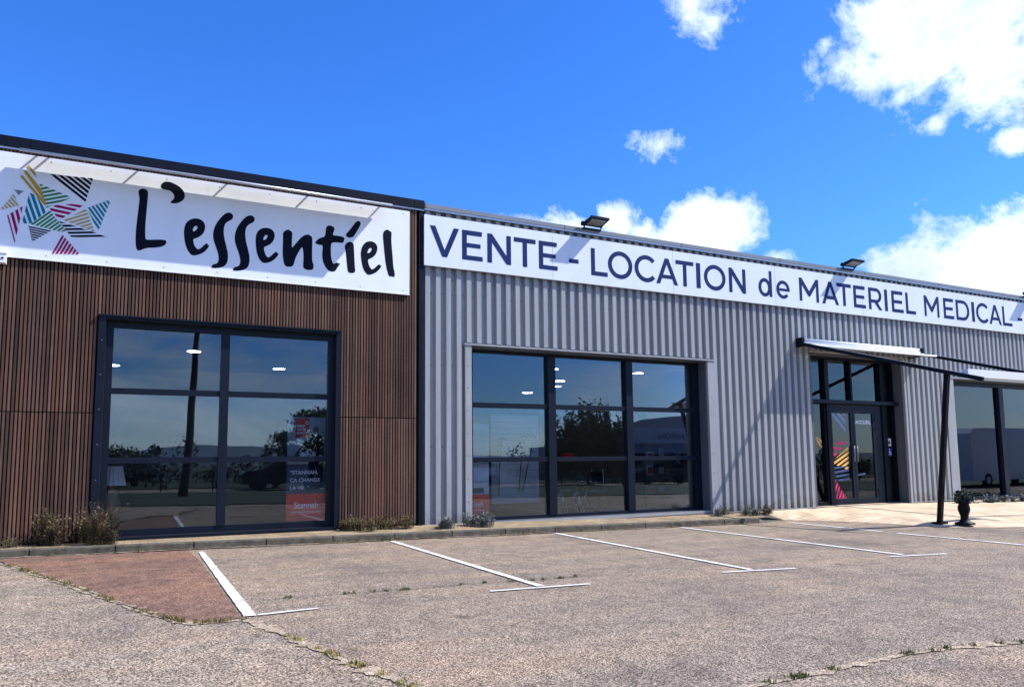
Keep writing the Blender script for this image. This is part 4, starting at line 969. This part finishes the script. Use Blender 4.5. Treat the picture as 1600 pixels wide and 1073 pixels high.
# rolled banners
def px_on(px, py, D): return survey(px, py, D)
def banner(lab, x0, x1, y, z0, z1, full):
    t = empty('display_banner', ((x0+x1)/2, y, z0), lab, 'banner', 'stairlift advertising banners behind the glass')
    q = MB(); q.box(x0, x1, y, y+.01, z0+.05, z1, 'photo'); q.build('panel', t)
    q = MB(); q.box(x0-.02, x1+.02, y-.08, y+.1, z0-.02, z0+.05, 'steel'); q.build('base', t)
    w_ = x1-x0; h = z1-z0; zr = z0+h*.285
    q = MB(); q.box(x0, x1, y-.004, y-.0005, z0+.05, zr, 'red_pl'); q.build('red_panel', t)
    text_mesh('Stannah', .15, 'vwhite', x0+w_*.2, y-.006, zr-.24, 'lettering', t, width=w_*.62, bold=.003)
    q = MB(); q.box(x0+w_*.12, x0+w_*.88, y-.006, y-.004, zr-.31, zr-.297, 'vwhite'); q.build('small_print', t)
    if full:
        q = MB(); q.box(x0, x1, y-.003, y-.0005, zr, z0+h*.56, 'wallint2'); q.build('text_panel', t)
        for i, s_ in enumerate(('\u201cSTANNAH,', '\u00c7A CHANGE', 'LA VIE. \u201d')):
            text_mesh(s_, .088, 'vwhite', x0+w_*.08, y-.005, zr+.33-i*.13, 'lettering', t, bold=.002)
        # standing man silhouette with outstretched arm
        q = MB(); cx, cz_ = x0+w_*.74, z0+h*.88
        q.poly([arc(cx, cz_, .05, .065, 0, 345, 16)], y, 'skin', .005)
        q.poly([[(cx-.06, cz_-.07), (cx+.05, cz_-.07), (cx+.13, cz_-.12), (cx+.14, cz_-.45), (cx+.12, cz_-.9), (cx+.02, cz_-.9), (cx, cz_-.6), (cx-.03, cz_-.9), (cx-.12, cz_-.9), (cx-.12, cz_-.33), (cx-.36, cz_-.5), (cx-.38, cz_-.46), (cx-.13, cz_-.14)]], y, 'ink', .004)
        q.build('printed_man', t)
        q = MB(); q.poly([[(x0+.02+w_*.18, z1-.02), (x0+w_*.56, z1-.02), (x0+w_*.56, z1-.36), (x0+w_*.38, z1-.33), (x0+w_*.2, z1-.36)]], y, 'red_pl', .005)
        for i in range(3): q.box(x0+w_*.24, x0+w_*(.44+.03*i), y-.008, y-.0055, z1-.17-i*.06, z1-.135-i*.06, 'vwhite')
        q.poly([arc(x0+w_*.5, z1-.1, .03, .035, 0, 345, 14), arc(x0+w_*.5, z1-.1, .013, .016, 0, 345, 14)], y, 'vwhite', .007)
        q.build('red_tag', t)
    else:
        q = MB(); q.poly([[(x0+.1, zr+.05), (x0+w_*.45, zr+.06), (x0+w_*.5, zr+.42), (x0+w_*.35, zr+.8), (x0+.15, zr+.75)]], y, 'vwhite', .004)
        q.poly([[(x0+w_*.1, zr+.02), (x1-.1, zr+.02), (x1-.12, zr+.12), (x0+w_*.12, zr+.12)]], y, 'wallint2', .003); q.build('printed_chair', t)
xa = px_on(448, 740, 12.92)[0]; xb = px_on(508, 740, 12.92)[0]
banner('tall stairlift banner with standing man and red foot behind the brown wing window', xa, xb, 12.92, .2, 2.02, True)
xb = px_on(764, 760, 13.2)[0]
banner('stairlift banner with a bright red foot at the left end of the three-bay window', xb-.7, xb, 13.2, .06, 1.95, False)

# white pleated lamp at the left of the brown window
t = empty('floor_lamp', (-.32, 13.3, .13), 'white pleated lampshade on a floral base at the left edge of the brown wing window', 'lamp')
q = MB(); n = 40; x, y = px_on(176, 740, 13.3)[0], 13.3
for i in range(n):
    a0, a1 = 2*math.pi*i/n, 2*math.pi*(i+1)/n; r0 = 1 if i % 2 else .93; r1 = .93 if i % 2 else 1
    q.quad([(x+.2*r0*math.cos(a0), y+.2*r0*math.sin(a0), .92), (x+.2*r1*math.cos(a1), y+.2*r1*math.sin(a1), .92), (x+.14*r1*math.cos(a1), y+.14*r1*math.sin(a1), 1.22), (x+.14*r0*math.cos(a0), y+.14*r0*math.sin(a0), 1.22)], 'plastic_w')
q.build('lamp_shade', t)
q = MB(); q.lathe([(0, .14), (.03, .14), (.05, .04), (.3, .09), (.5, .13), (.65, .08), (.75, .03), (.82, .03)], (x, y, .13), 'pinkpat', 16) if 'pinkpat' in M_ else q.lathe([(0, .14), (.03, .14), (.05, .04), (.3, .09), (.5, .13), (.65, .08), (.75, .03), (.82, .03)], (x, y, .13), 'skin', 16)
q.build('stand', t)

# partition board with hanging crutches in the left bay of window 2
t = empty('display_board', (7.8, 16, 0), 'pale perforated display board behind the left bay of the three-bay window', 'board')
xa, _ = px_on(768, 740, 15.5); xb, _ = px_on(842, 740, 15.5)
q = MB(); q.box(xa, xb, 15.5, 15.55, .25, 2.3, 'wallboard') if 'wallboard' in M_ else q.box(xa, xb, 15.5, 15.55, .25, 2.3, 'wallint'); q.build('panel', t)
q = MB()
for i in range(13): q.box(xa+.02, xb-.02, 15.494, 15.499, .45+i*.14, .455+i*.14, 'wallint2')
q.build('slots', t)
def crutch(x, tilt, z, lab):
    t = empty('crutch', (x, 15.4, z), lab, 'crutch', 'crutches hung on the display board'); q = MB()
    dx = math.sin(tilt); q.tube([(x, 15.4, z), (x+dx*1.0, 15.4, z-1.0)], .012, 'darkobj', 6); q.tube([(x, 15.4, z), (x-dx*.2+.03, 15.36, z+.28)], .013, 'darkobj', 6); q.build('shaft', t)
    q = MB(); q.tube([(x, 15.4, z), (x-.12, 15.3, z+.03)], .018, 'darkobj', 6); q.build('handle', t)
    q = MB(); q.tube([(x-.06, 15.34, z+.28), (x+.03, 15.32, z+.31), (x+.1, 15.36, z+.28)], .02, 'darkobj', 6); q.build('arm_cuff', t)
crutch(xa+.18, -.05, 1.45, 'leftmost dark crutch hanging on the display board'); crutch(xa+.75, -.1, 1.5, 'middle dark crutch hanging on the display board'); crutch(xb-.25, -.25, 1.5, 'right tilted dark crutch on the display board')


# wheelchair + rollator in the middle bay
def wheel(q, c, r, tube=.018, m='darkobj', n=28):
    pts = [(c[0]+r*math.cos(2*math.pi*i/n), c[1], c[2]+r*math.sin(2*math.pi*i/n)) for i in range(n+1)]
    q.tube(pts, tube, m, 6, False)
    for i in range(8): a = math.pi*i/4; q.tube([(c[0], c[1], c[2]), (c[0]+r*math.cos(a), c[1], c[2]+r*math.sin(a))], .003, 'chrome', 4, False)
def wheelchair(x, y, lab):
    t = empty('wheelchair', (x, y, .04), lab, 'wheelchair')
    for s in (-.28, .28):
        q = MB(); wheel(q, (x, y+s, .35), .3); q.build('wheel', t)
        q = MB(); wheel(q, (x-.45, y+s*.85, .13), .09, .015); q.build('caster', t)
    q = MB(); q.box(x-.3, x+.15, y-.23, y+.23, .48, .53, 'darkobj'); q.build('seat', t)
    q = MB(); q.box(x+.15, x+.19, y-.23, y+.23, .5, .95, 'darkobj'); q.build('backrest', t)
    q = MB()
    for s in (-.24, .24):
        q.tube([(x-.45, y+s, .2), (x-.3, y+s, .5), (x+.17, y+s, .5), (x+.17, y+s, 1.0), (x+.3, y+s, 1.02)], .013, 'chrome', 6); q.tube([(x-.25, y+s, .5), (x-.25, y+s, .72), (x+.17, y+s, .72)], .013, 'chrome', 6)
    q.build('frame', t)
xw = px_on(925, 770, 15)[0]; wheelchair(xw, 15.0, 'folding wheelchair with dark seat behind the middle bay')
xw = px_on(888, 760, 14.6)[0]
t = empty('rollator', (xw, 14.6, .04), 'walking frame with a red bag top just right of the first mullion', 'rollator')
q = MB()
for s in (-.22, .22): q.tube([(xw+s, 14.35, .1), (xw+s, 14.55, .5), (xw+s, 14.75, .95), (xw+s, 14.9, .98)], .013, 'chrome', 6); q.tube([(xw+s, 14.85, .1), (xw+s, 14.6, .5)], .013, 'chrome', 6)
q.tube([(xw-.22, 14.58, .55), (xw+.22, 14.58, .55)], .012, 'chrome', 6); q.build('frame', t)
q = MB(); q.tube([(xw-.16, 14.6, 1.2), (xw-.14, 14.6, 1.32), (xw+.12, 14.6, 1.32), (xw+.14, 14.6, 1.2)], [.05, .08, .08, .05], 'red_pl', 10); q.build('bag', t)
for sx in (-.22, .22):
    q = MB(); wheel(q, (xw+sx, 14.35, .12), .09, .014); q.build('wheel', t)
# display shelf with boxes in the right bay
xs0 = px_on(1008, 740, 15.2)[0]
t = empty('display_shelf', (xs0, 15.2, .04), 'dark display shelving behind the right bay of the three-bay window', 'shelf')
q = MB()
for s in (0, 1.2): q.box(xs0+s, xs0+s+.04, 15.2, 15.6, .04, 1.7, 'chrome')
q.build('uprights', t)
for z in (.35, .8, 1.25, 1.65):
    q = MB(); q.box(xs0+.04, xs0+1.2, 15.2, 15.6, z, z+.025, 'wallint'); q.build('shelf_board', t)
rnd = random.Random(3)
for i in range(9):
    xx = xs0+.1+(i % 3)*.36; zz = (.375, .825, 1.275)[i//3]; hh = rnd.uniform(.15, .33)
    q = MB(); q.box(xx, xx+.2, 15.25, 15.45, zz, zz+hh, ('plastic_w', 'skin', 'wallint2')[(i*2) % 3]); q.box(xx+.02, xx+.18, 15.245, 15.25, zz+.03, zz+hh-.05, ('red_pl', 'vwhite', 'vblue')[i % 3])
    tag(q.build('product_box'), '%s product box on the %s shelf, %s' % (('pale', 'brown', 'dark blue')[(i*2) % 3], ('lowest', 'middle', 'upper')[i//3], ('left end', 'centre', 'right end')[i % 3]), 'box', 'boxes on the display shelving')
# white folding chairs behind window 3
def chair(x, y, lab):
    t = empty('folding_chair', (x, y, 0), lab, 'chair', 'white folding chairs behind the right window')
    q = MB()
    for s in (-.2, .2):
        q.tube([(x+s, y+.25, .03), (x+s, y-.05, .45), (x+s, y-.22, .86)], .013, 'plastic_w', 6)
        q.tube([(x+s*.9, y-.25, .03), (x+s*.9, y+.0, .35), (x+s*.9, y+.15, .46)], .013, 'plastic_w', 6)
    q.tube([(x-.2, y+.2, .12), (x+.2, y+.2, .12)], .01, 'plastic_w', 6); q.tube([(x-.18, y-.2, .14), (x+.18, y-.2, .14)], .01, 'plastic_w', 6); q.build('frame', t)
    q = MB(); q.box(x-.19, x+.19, y-.18, y+.2, .44, .465, 'plastic_w'); q.build('seat', t)
    q = MB(); q.box(x-.2, x+.2, y-.235, y-.215, .68, .88, 'plastic_w'); q.build('backrest', t)
for px, l in ((1507, 'folded-out white chair at the left end of the right window'), (1527, 'white folding chair left of the first mullion'), (1545, 'white folding chair directly behind the first mullion'), (1578, 'brightest white folding chair right of the mullion'), (1596, 'white folding chair at the right edge of the photo')):
    xx = px_on(px, 750, 13.55)[0]; chair(xx, 13.55, l)

# ---------------------------------------------------------------- door vinyl, notices
def vinyl(parent, P, dv, per, duty, ph, m, D, i=0):
    q = MB()
    for st in stripes(P, dv, per, duty, ph):
        lp = [survey(1270+a*130/775, 620+b*130/775, D) for a, b in st]; q.poly([lp], D, m, .001+.0005*i)
    if q.f: q.build('striped_vinyl', parent)
GY = 12.965
vinyl(door1, [(145, 140), (300, 140), (305, 365)], (150, 190), 44, .5, .1, 'vgreyblue', GY, 0)
vinyl(door1, [(160, 440), (300, 408), (305, 430), (170, 600), (160, 590)], (140, 18), 56, .5, .2, 'vpink', GY, 1)
vinyl(door1, [(172, 610), (330, 458), (335, 672), (300, 670)], (150, -110), 36, .55, .1, 'vorange', GY, 2)
vinyl(door1, [(190, 650), (335, 640), (340, 790), (250, 790), (200, 720)], (140, -25), 40, .5, .1, 'vblue', GY, 3)
vinyl(door1, [(205, 765), (310, 935), (312, 965), (205, 968), (185, 880)], (30, 90)[::1] if False else (-30, 110), 28, .55, .1, 'vpink', GY, 4)
vinyl(door2, [(390, 720), (490, 705), (490, 730), (400, 745)], (140, -25), 30, .5, .1, 'vblue', GY, 0)
q = MB()
sx, sz = 16.46, px_on(1340, 660, GY)[1]-.03
text_mesh('ACCUEIL', .125, 'vwhite', sx, GY-.002, sz, 'lettering', door2, width=.6, bold=.004)
a = px_on(1372.5, 703, 12.99); b = px_on(1378.5, 697, 12.99)
nx0 = px_on(1386.3, 700, 12.99)[0]
nz = 1.42
nt_ = empty('notice', (nx0, 12.99, nz), 'white paper notice stuck on the side light above the blue sticker', 'notice')
q = MB(); q.box(nx0, nx0+.16, 12.985, 12.988, nz+.09, nz+.29, 'vwhite'); q.build('sheet', nt_)
q = MB(); q.box(nx0+.04, nx0+.13, 12.983, 12.985, nz+.14, nz+.22, 'wallint'); q.build('print', nt_)
ht = empty('sticker', (nx0, 12.99, nz-.2), 'blue wheelchair access sticker on the side light beside the door', 'sticker')
q = MB(); q.box(nx0+.0, nx0+.16, 12.985, 12.988, nz-.17, nz+.04, 'hblue'); q.build('sheet', ht)
q = MB(); cx, cz_ = nx0+.08, nz-.08
q.poly([arc(cx, cz_-.02, .042, .042, 0, 350, 20), arc(cx, cz_-.02, .030, .030, 0, 350, 20)], 12.985, 'vwhite', .001)
q.poly([arc(cx-.005, cz_+.085, .013, .013, 0, 340, 12)], 12.985, 'vwhite', .001)
q.poly([[(cx-.015, cz_+.065), (cx+.004, cz_+.065), (cx+.006, cz_+.01), (cx+.045, cz_+.01), (cx+.062, cz_-.045), (cx+.048, cz_-.05), (cx+.03, cz_-.008), (cx-.012, cz_-.008)]], 12.985, 'vwhite', .0018); q.build('symbol', ht)
# side light left: vinyl piece
q = MB()
for st in stripes([(20, 350), (80, 400), (85, 470), (60, 470)], (50, 80), 26, .6, .05): q.poly([[survey(1270+a*130/775, 620+b*130/775, 13.0) for a, b in st]], 13.0, 'vorange', .001)
lst = [o for o in bpy.data.objects if o.name.startswith('side_light')]
q.build('striped_vinyl', lst[0])

# ---------------------------------------------------------------- the lot behind the viewer (mirrored in the glazing)
q = MB(); 
for i in range(3):
    a, b = [-500, -20, 40, 500][i], [-500, -20, 40, 500][i+1]
    q.quad([(a, -9.5, gz(a)+.03), (b, -9.5, gz(b)+.03), (b, 1.5, gz(b)+.03), (a, 1.5, gz(a)+.03)], 'lawn')
    q.quad([(a, -560, gz(a)+.03), (b, -560, gz(b)+.03), (b, -15, gz(b)+.03), (a, -15, gz(a)+.03)], 'lawn')
struct(q, 'lawn_ground')
def tree(name, x, y, h, rad, lab, mats, seed, trunk_h, n=2600, size=.16, cyp=False):
    rnd = random.Random(seed); t = empty(name, (x, y, gz(x)), lab, 'tree', 'trees across the car park'); z0 = gz(x)-.1
    q = MB(); q.tube([(x, y, z0), (x+.05, y, z0+trunk_h), (x+.1, y+.1, z0+h*.8)], [.16, .12, .03], 'bark', 8)
    if not cyp:
        for k in range(7):
            a = rnd.uniform(0, 6.28); b = rnd.uniform(.5, .9)*rad; zz = z0+trunk_h*rnd.uniform(.8, 1.3); q.tube([(x, y, zz), (x+math.cos(a)*b, y+math.sin(a)*b, zz+b*.8)], [.05, .015], 'bark', 5)
    q.build('trunk', t); q = MB()
    if cyp:
        for k in range(70):
            a = rnd.uniform(0, 6.28); r = rad*rnd.uniform(0, 1)**.6*.9; cx, cy = x+math.cos(a)*r, y+math.sin(a)*r*.6; top = h*(1-.35*(r/rad)**2)*rnd.uniform(.86, 1.05)
            leaf_ball(q, (cx, cy, z0+top*.52), (.32, .32, top*.5), n//70, size, mats, seed*100+k)
    else:
        for k in range(16):
            a = rnd.uniform(0, 6.28); r = rad*rnd.uniform(.1, .75); zz = z0+trunk_h+(h-trunk_h)*rnd.uniform(.15, .85)
            rr = rad*rnd.uniform(.28, .5); leaf_ball(q, (x+math.cos(a)*r, y+math.sin(a)*r, zz), (rr, rr, rr*.8), n//16, size, mats, seed*100+k)
    q.build('crown', t)
tree('cypress_tree', 24.4, -12, 5.75, 2.9, 'wide dark cypress mirrored in the middle bay of the three-bay window', ['cypress'], 1, .5, 15000, .14, True)
tree('leafy_tree', 8.4, -14, 4.3, 1.7, 'dark tree mirrored at the right of the brown wing window', ['leaf', 'leaf2'], 2, 1.2, 4200, .11)
tree('leafy_tree', 6.6, -15, 3.1, 1.2, 'smaller dark tree mirrored just left of the larger one', ['leaf', 'leaf2'], 3, .8, 2400, .1)
tree('bush', .0, -20, 2.4, 1.8, 'round bush mirrored at the left of the brown wing window', ['leaf', 'leaf2'], 4, .3, 3000, .12)
tree('bush', -1.6, -19, 1.9, 1.1, 'low bush mirrored at the far left of the brown wing window', ['leaf2', 'leaf'], 5, .3, 1800, .12)
tree('leafy_tree', 13.5, -22, 3.4, 2.2, 'distant tree mirrored beside the display board', ['leaf2', 'leaf'], 6, 1, 2400, .13)
tree('leafy_tree', 44, -19, 4.6, 2.4, 'tree beside the dark roofed building mirrored at the right bay', ['leaf', 'leaf2'], 7, 1.3, 2600, .14)
# clipped hedge and scrub behind the cars
hg = empty('hedge', (10, -15.6, 0), 'long dark uneven hedge behind the parked cars, mirrored along the horizon of the glazing', 'hedge')
q = MB(); rnd = random.Random(21)
for i in range(64):
    x = -18+i*1.45; hh = rnd.choice((.75, .9, 1.0, 1.2, 1.5, .8)); leaf_ball(q, (x, -15.8+rnd.uniform(-.5, .5), gz(x)+hh*.9), (1.2, .7, hh), 190, .14, ['leaf', 'cypress', 'leaf2'], 500+i)
q.build('foliage', hg)
q = MB()
for i in range(40): x = -17+i*2.3; q.tube([(x, -15.8, gz(x)-.05), (x+.1, -15.8, gz(x)+.9)], [.04, .02], 'bark', 5)
q.build('stems', hg)
# utility pole, slightly leaning
t = empty('utility_pole', (1.6, -5, 0), 'tall dark pole mirrored in the left bay of the brown wing window', 'pole')
q = MB(); q.tube([(1.62, -5, -.05), (1.76, -5, 1.34), (1.93, -5, 6.6), (2.0, -5, 9.0)], [.17, .15, .09, .07], 'bark', 14); q.build('mast', t)
q = MB(); q.tube([(2.0, -5, 8.9), (2.1, -4.2, 9.2), (2.1, -3.6, 9.2)], .04, 'steel', 8); q.build('arm', t)
# wire fence
fn = empty('wire_fence', (0, -9.4, 0), 'grey wire mesh fence behind the grass strip, mirrored low in the glazing', 'fence')
for i in range(34):
    x = -15+i*2.0; q = MB(); q.box(x-.025, x+.025, -9.42, -9.37, gz(x), gz(x)+1.15, 'navy'); q.build('post', fn)
q = MB()
for zz in (.15, .4, .65, .9, 1.1): q.beam((-15, -9.36, gz(-15)+zz), (51, -9.36, gz(40)+zz), .012, .012, 'navy')
for i in range(440): x = -15+i*.15; q.box(x-.003, x+.003, -9.352, -9.346, gz(x)+.1, gz(x)+1.1, 'navy')
q.build('mesh', fn)
# neighbour building with fascia sign
nb_ = empty('warehouse', (36, -18, 0), 'grey warehouse with a lettered fascia mirrored in the right bay', 'building')
q = MB(); q.box(30, 42, -30, -18, -.6, 2.3, 'bldg2'); q.build('wall', nb_)
q = MB(); q.box(29.6, 38.0, -18.4, -17.9, 2.3, 3.5, 'bldg'); q.build('fascia', nb_)
q = MB(); q.v += [(37.5, -17.4, 3.55), (44, -17.4, 3.55), (44, -30, 3.55), (37.5, -30, 3.55), (40.5, -20, 4.8), (42, -20, 4.8), (42, -28, 4.8), (40.5, -28, 4.8)]
for f in ((0, 1, 5, 4), (1, 2, 6, 5), (2, 3, 7, 6), (3, 0, 4, 7), (4, 5, 6, 7), (0, 3, 2, 1)): q.f.append(f); q.m.append(q.mi('black')); q.sm.append(False)
q.build('roof', nb_)
q = MB()
for i in range(5): q.box(30.8+i*1.4, 31.8+i*1.4, -17.99, -17.95, .4, 1.6, 'black')
q.build('window', nb_)
def rear_text(txt, size, x, y, z, width):
    o = text_mesh(txt, size, 'letters', x, 0, z, 'lettering', nb_, width=width, mirror=True)
    for v in o.data.vertices: v.co.y = y-v.co.y
    o.data.update(); o.data.flip_normals()
rear_text('CHIRON', .62, 37.4, -17.88, 2.62, 3.0)
# second neighbour: pale building mirrored behind the display board
n2_ = empty('warehouse', (16, -24, 0), 'long pale low building mirrored behind the display board', 'building')
q = MB(); q.box(14, 21.5, -34, -24, -.3, 3.4, 'bldg'); q.build('wall', n2_)
q = MB(); q.box(13.7, 21.8, -34.3, -23.8, 3.4, 3.6, 'black'); q.build('roof', n2_)
for i in range(4):
    q = MB(); q.box(14.6+i*1.7, 15.7+i*1.7, -23.99, -23.94, 1.6, 2.6, 'darkobj'); q.build('window', n2_)
# white van
vn = empty('van', (44, 0, gz(40)), 'white panel van mirrored in the right window', 'van')
zb = gz(40)
prof = [(41.0, .35), (41.0, 2.95), (41.4, 3.25), (46.2, 3.25), (46.8, 3.1), (47.9, 2.15), (49.0, 1.9), (49.3, 1.3), (49.3, .35)]
q = MB(); k = 0; n = len(prof)
for y in (-1.0, 1.0): q.v += [(a, y*(1 if 0 < b < 2.2 else .92), zb+b) for a, b in prof]
q.f = [tuple(range(n)), tuple(range(2*n-1, n-1, -1))]+[(i, n+i, n+(i+1) % n, (i+1) % n) for i in range(n)]; q.m = [q.mi('van')]*len(q.f); q.sm = [False]*len(q.f); q.build('body', vn)
q = MB(); q.box(46.0, 47.3, .935, 1.005, zb+1.75, zb+2.5, 'black'); q.build('side_window', vn)
q = MB(); q.quad([(46.95, -.8, zb+3.0), (46.95, .8, zb+3.0), (47.95, .85, zb+2.2), (47.95, -.85, zb+2.2)], 'black'); q.build('windscreen', vn)
for wx in (42.3, 48.2):
    for wy in (-1, 1):
        q = MB(); q.tube([(wx, wy*.8, zb+.36), (wx, wy*1.02, zb+.36)], .36, 'tyre', 20); wo = q.build('wheel', vn)
        q = MB(); q.tube([(wx, wy*1.021, zb+.36), (wx, wy*1.03, zb+.36)], .2, 'steel', 16); q.build('rim', wo)
q = MB(); q.tube([(47.2, 1.0, zb+2.1), (47.25, 1.25, zb+2.2)], .05, 'black', 6); q.build('mirror', vn)
# parked cars across the road
def parked_car(x, y, m, lab):
    zb = gz(x); t = empty('parked_car', (x, y, zb), lab, 'car', 'cars parked across the road')
    low = [(0, .3), (0, .75), (.15, .9), (1.0, .98), (3.6, 1.0), (4.1, .9), (4.2, .55), (4.2, .3)]
    cab = [(1.0, .98), (1.7, 1.45), (3.0, 1.47), (3.8, 1.0)]
    def ext(q, P, hw, hw2, m):
        n = len(P); k = len(q.v)
        for s_ in (-1, 1): q.v.extend([(x+a, y+s_*(hw if b < 1.1 else hw2), zb+b) for a, b in P])
        fs = [tuple(range(k+n-1, k-1, -1)), tuple(range(k+n, k+2*n))]+[(k+i, k+(i+1) % n, k+n+(i+1) % n, k+n+i) for i in range(n)]
        for f in fs: q.f.append(f); q.m.append(q.mi(m)); q.sm.append(False)
    q = MB(); ext(q, low, .86, .86, m); q.build('body', t)
    q = MB(); ext(q, cab, .80, .62, 'black'); q.build('cabin_glass', t)
    q = MB(); q.box(x+1.72, x+2.98, y-.6, y+.6, zb+1.465, zb+1.49, m); q.build('roof', t)
    for wx in (.8, 3.4):
        for wy in (-.8, .8):
            q = MB(); q.tube([(x+wx, y+wy-.1, zb+.32), (x+wx, y+wy+.1, zb+.32)], .32, 'tyre', 18); q.build('wheel', t)
M_['car_dark'] = mat('car_dark_paint', (.02, .025, .035), .25); M_['car_red'] = mat('car_red_paint', (.3, .02, .02), .25)
parked_car(4.5, -12.2, 'car_dark', 'dark parked car mirrored just right of the leaning pole')
parked_car(14.5, -12.6, 'van', 'white parked car mirrored behind the display board')
parked_car(27.5, -12.2, 'car_dark', 'dark parked car mirrored at the right of the cypress')
parked_car(33.0, -12.4, 'car_red', 'red parked car mirrored in the right bay')
# hills
q = MB(); rnd = random.Random(5); prev = None; K = 90
for i in range(K+1):
    a = R(180+180*i/K); rr = 620; hgt = 6+7*math.sin(i*.16)+4*math.sin(i*.41+1)+rnd.uniform(-.5, .5); hgt = max(4, hgt)
    cur = [(rr*math.cos(a), rr*math.sin(a), -2), (1.1*rr*math.cos(a), 1.1*rr*math.sin(a), hgt), (1.4*rr*math.cos(a), 1.4*rr*math.sin(a), hgt*.6)]
    if prev:
        for j in range(2): q.quad([prev[j], cur[j], cur[j+1], prev[j+1]], 'hill', True)
    prev = cur
struct(q, 'hills')
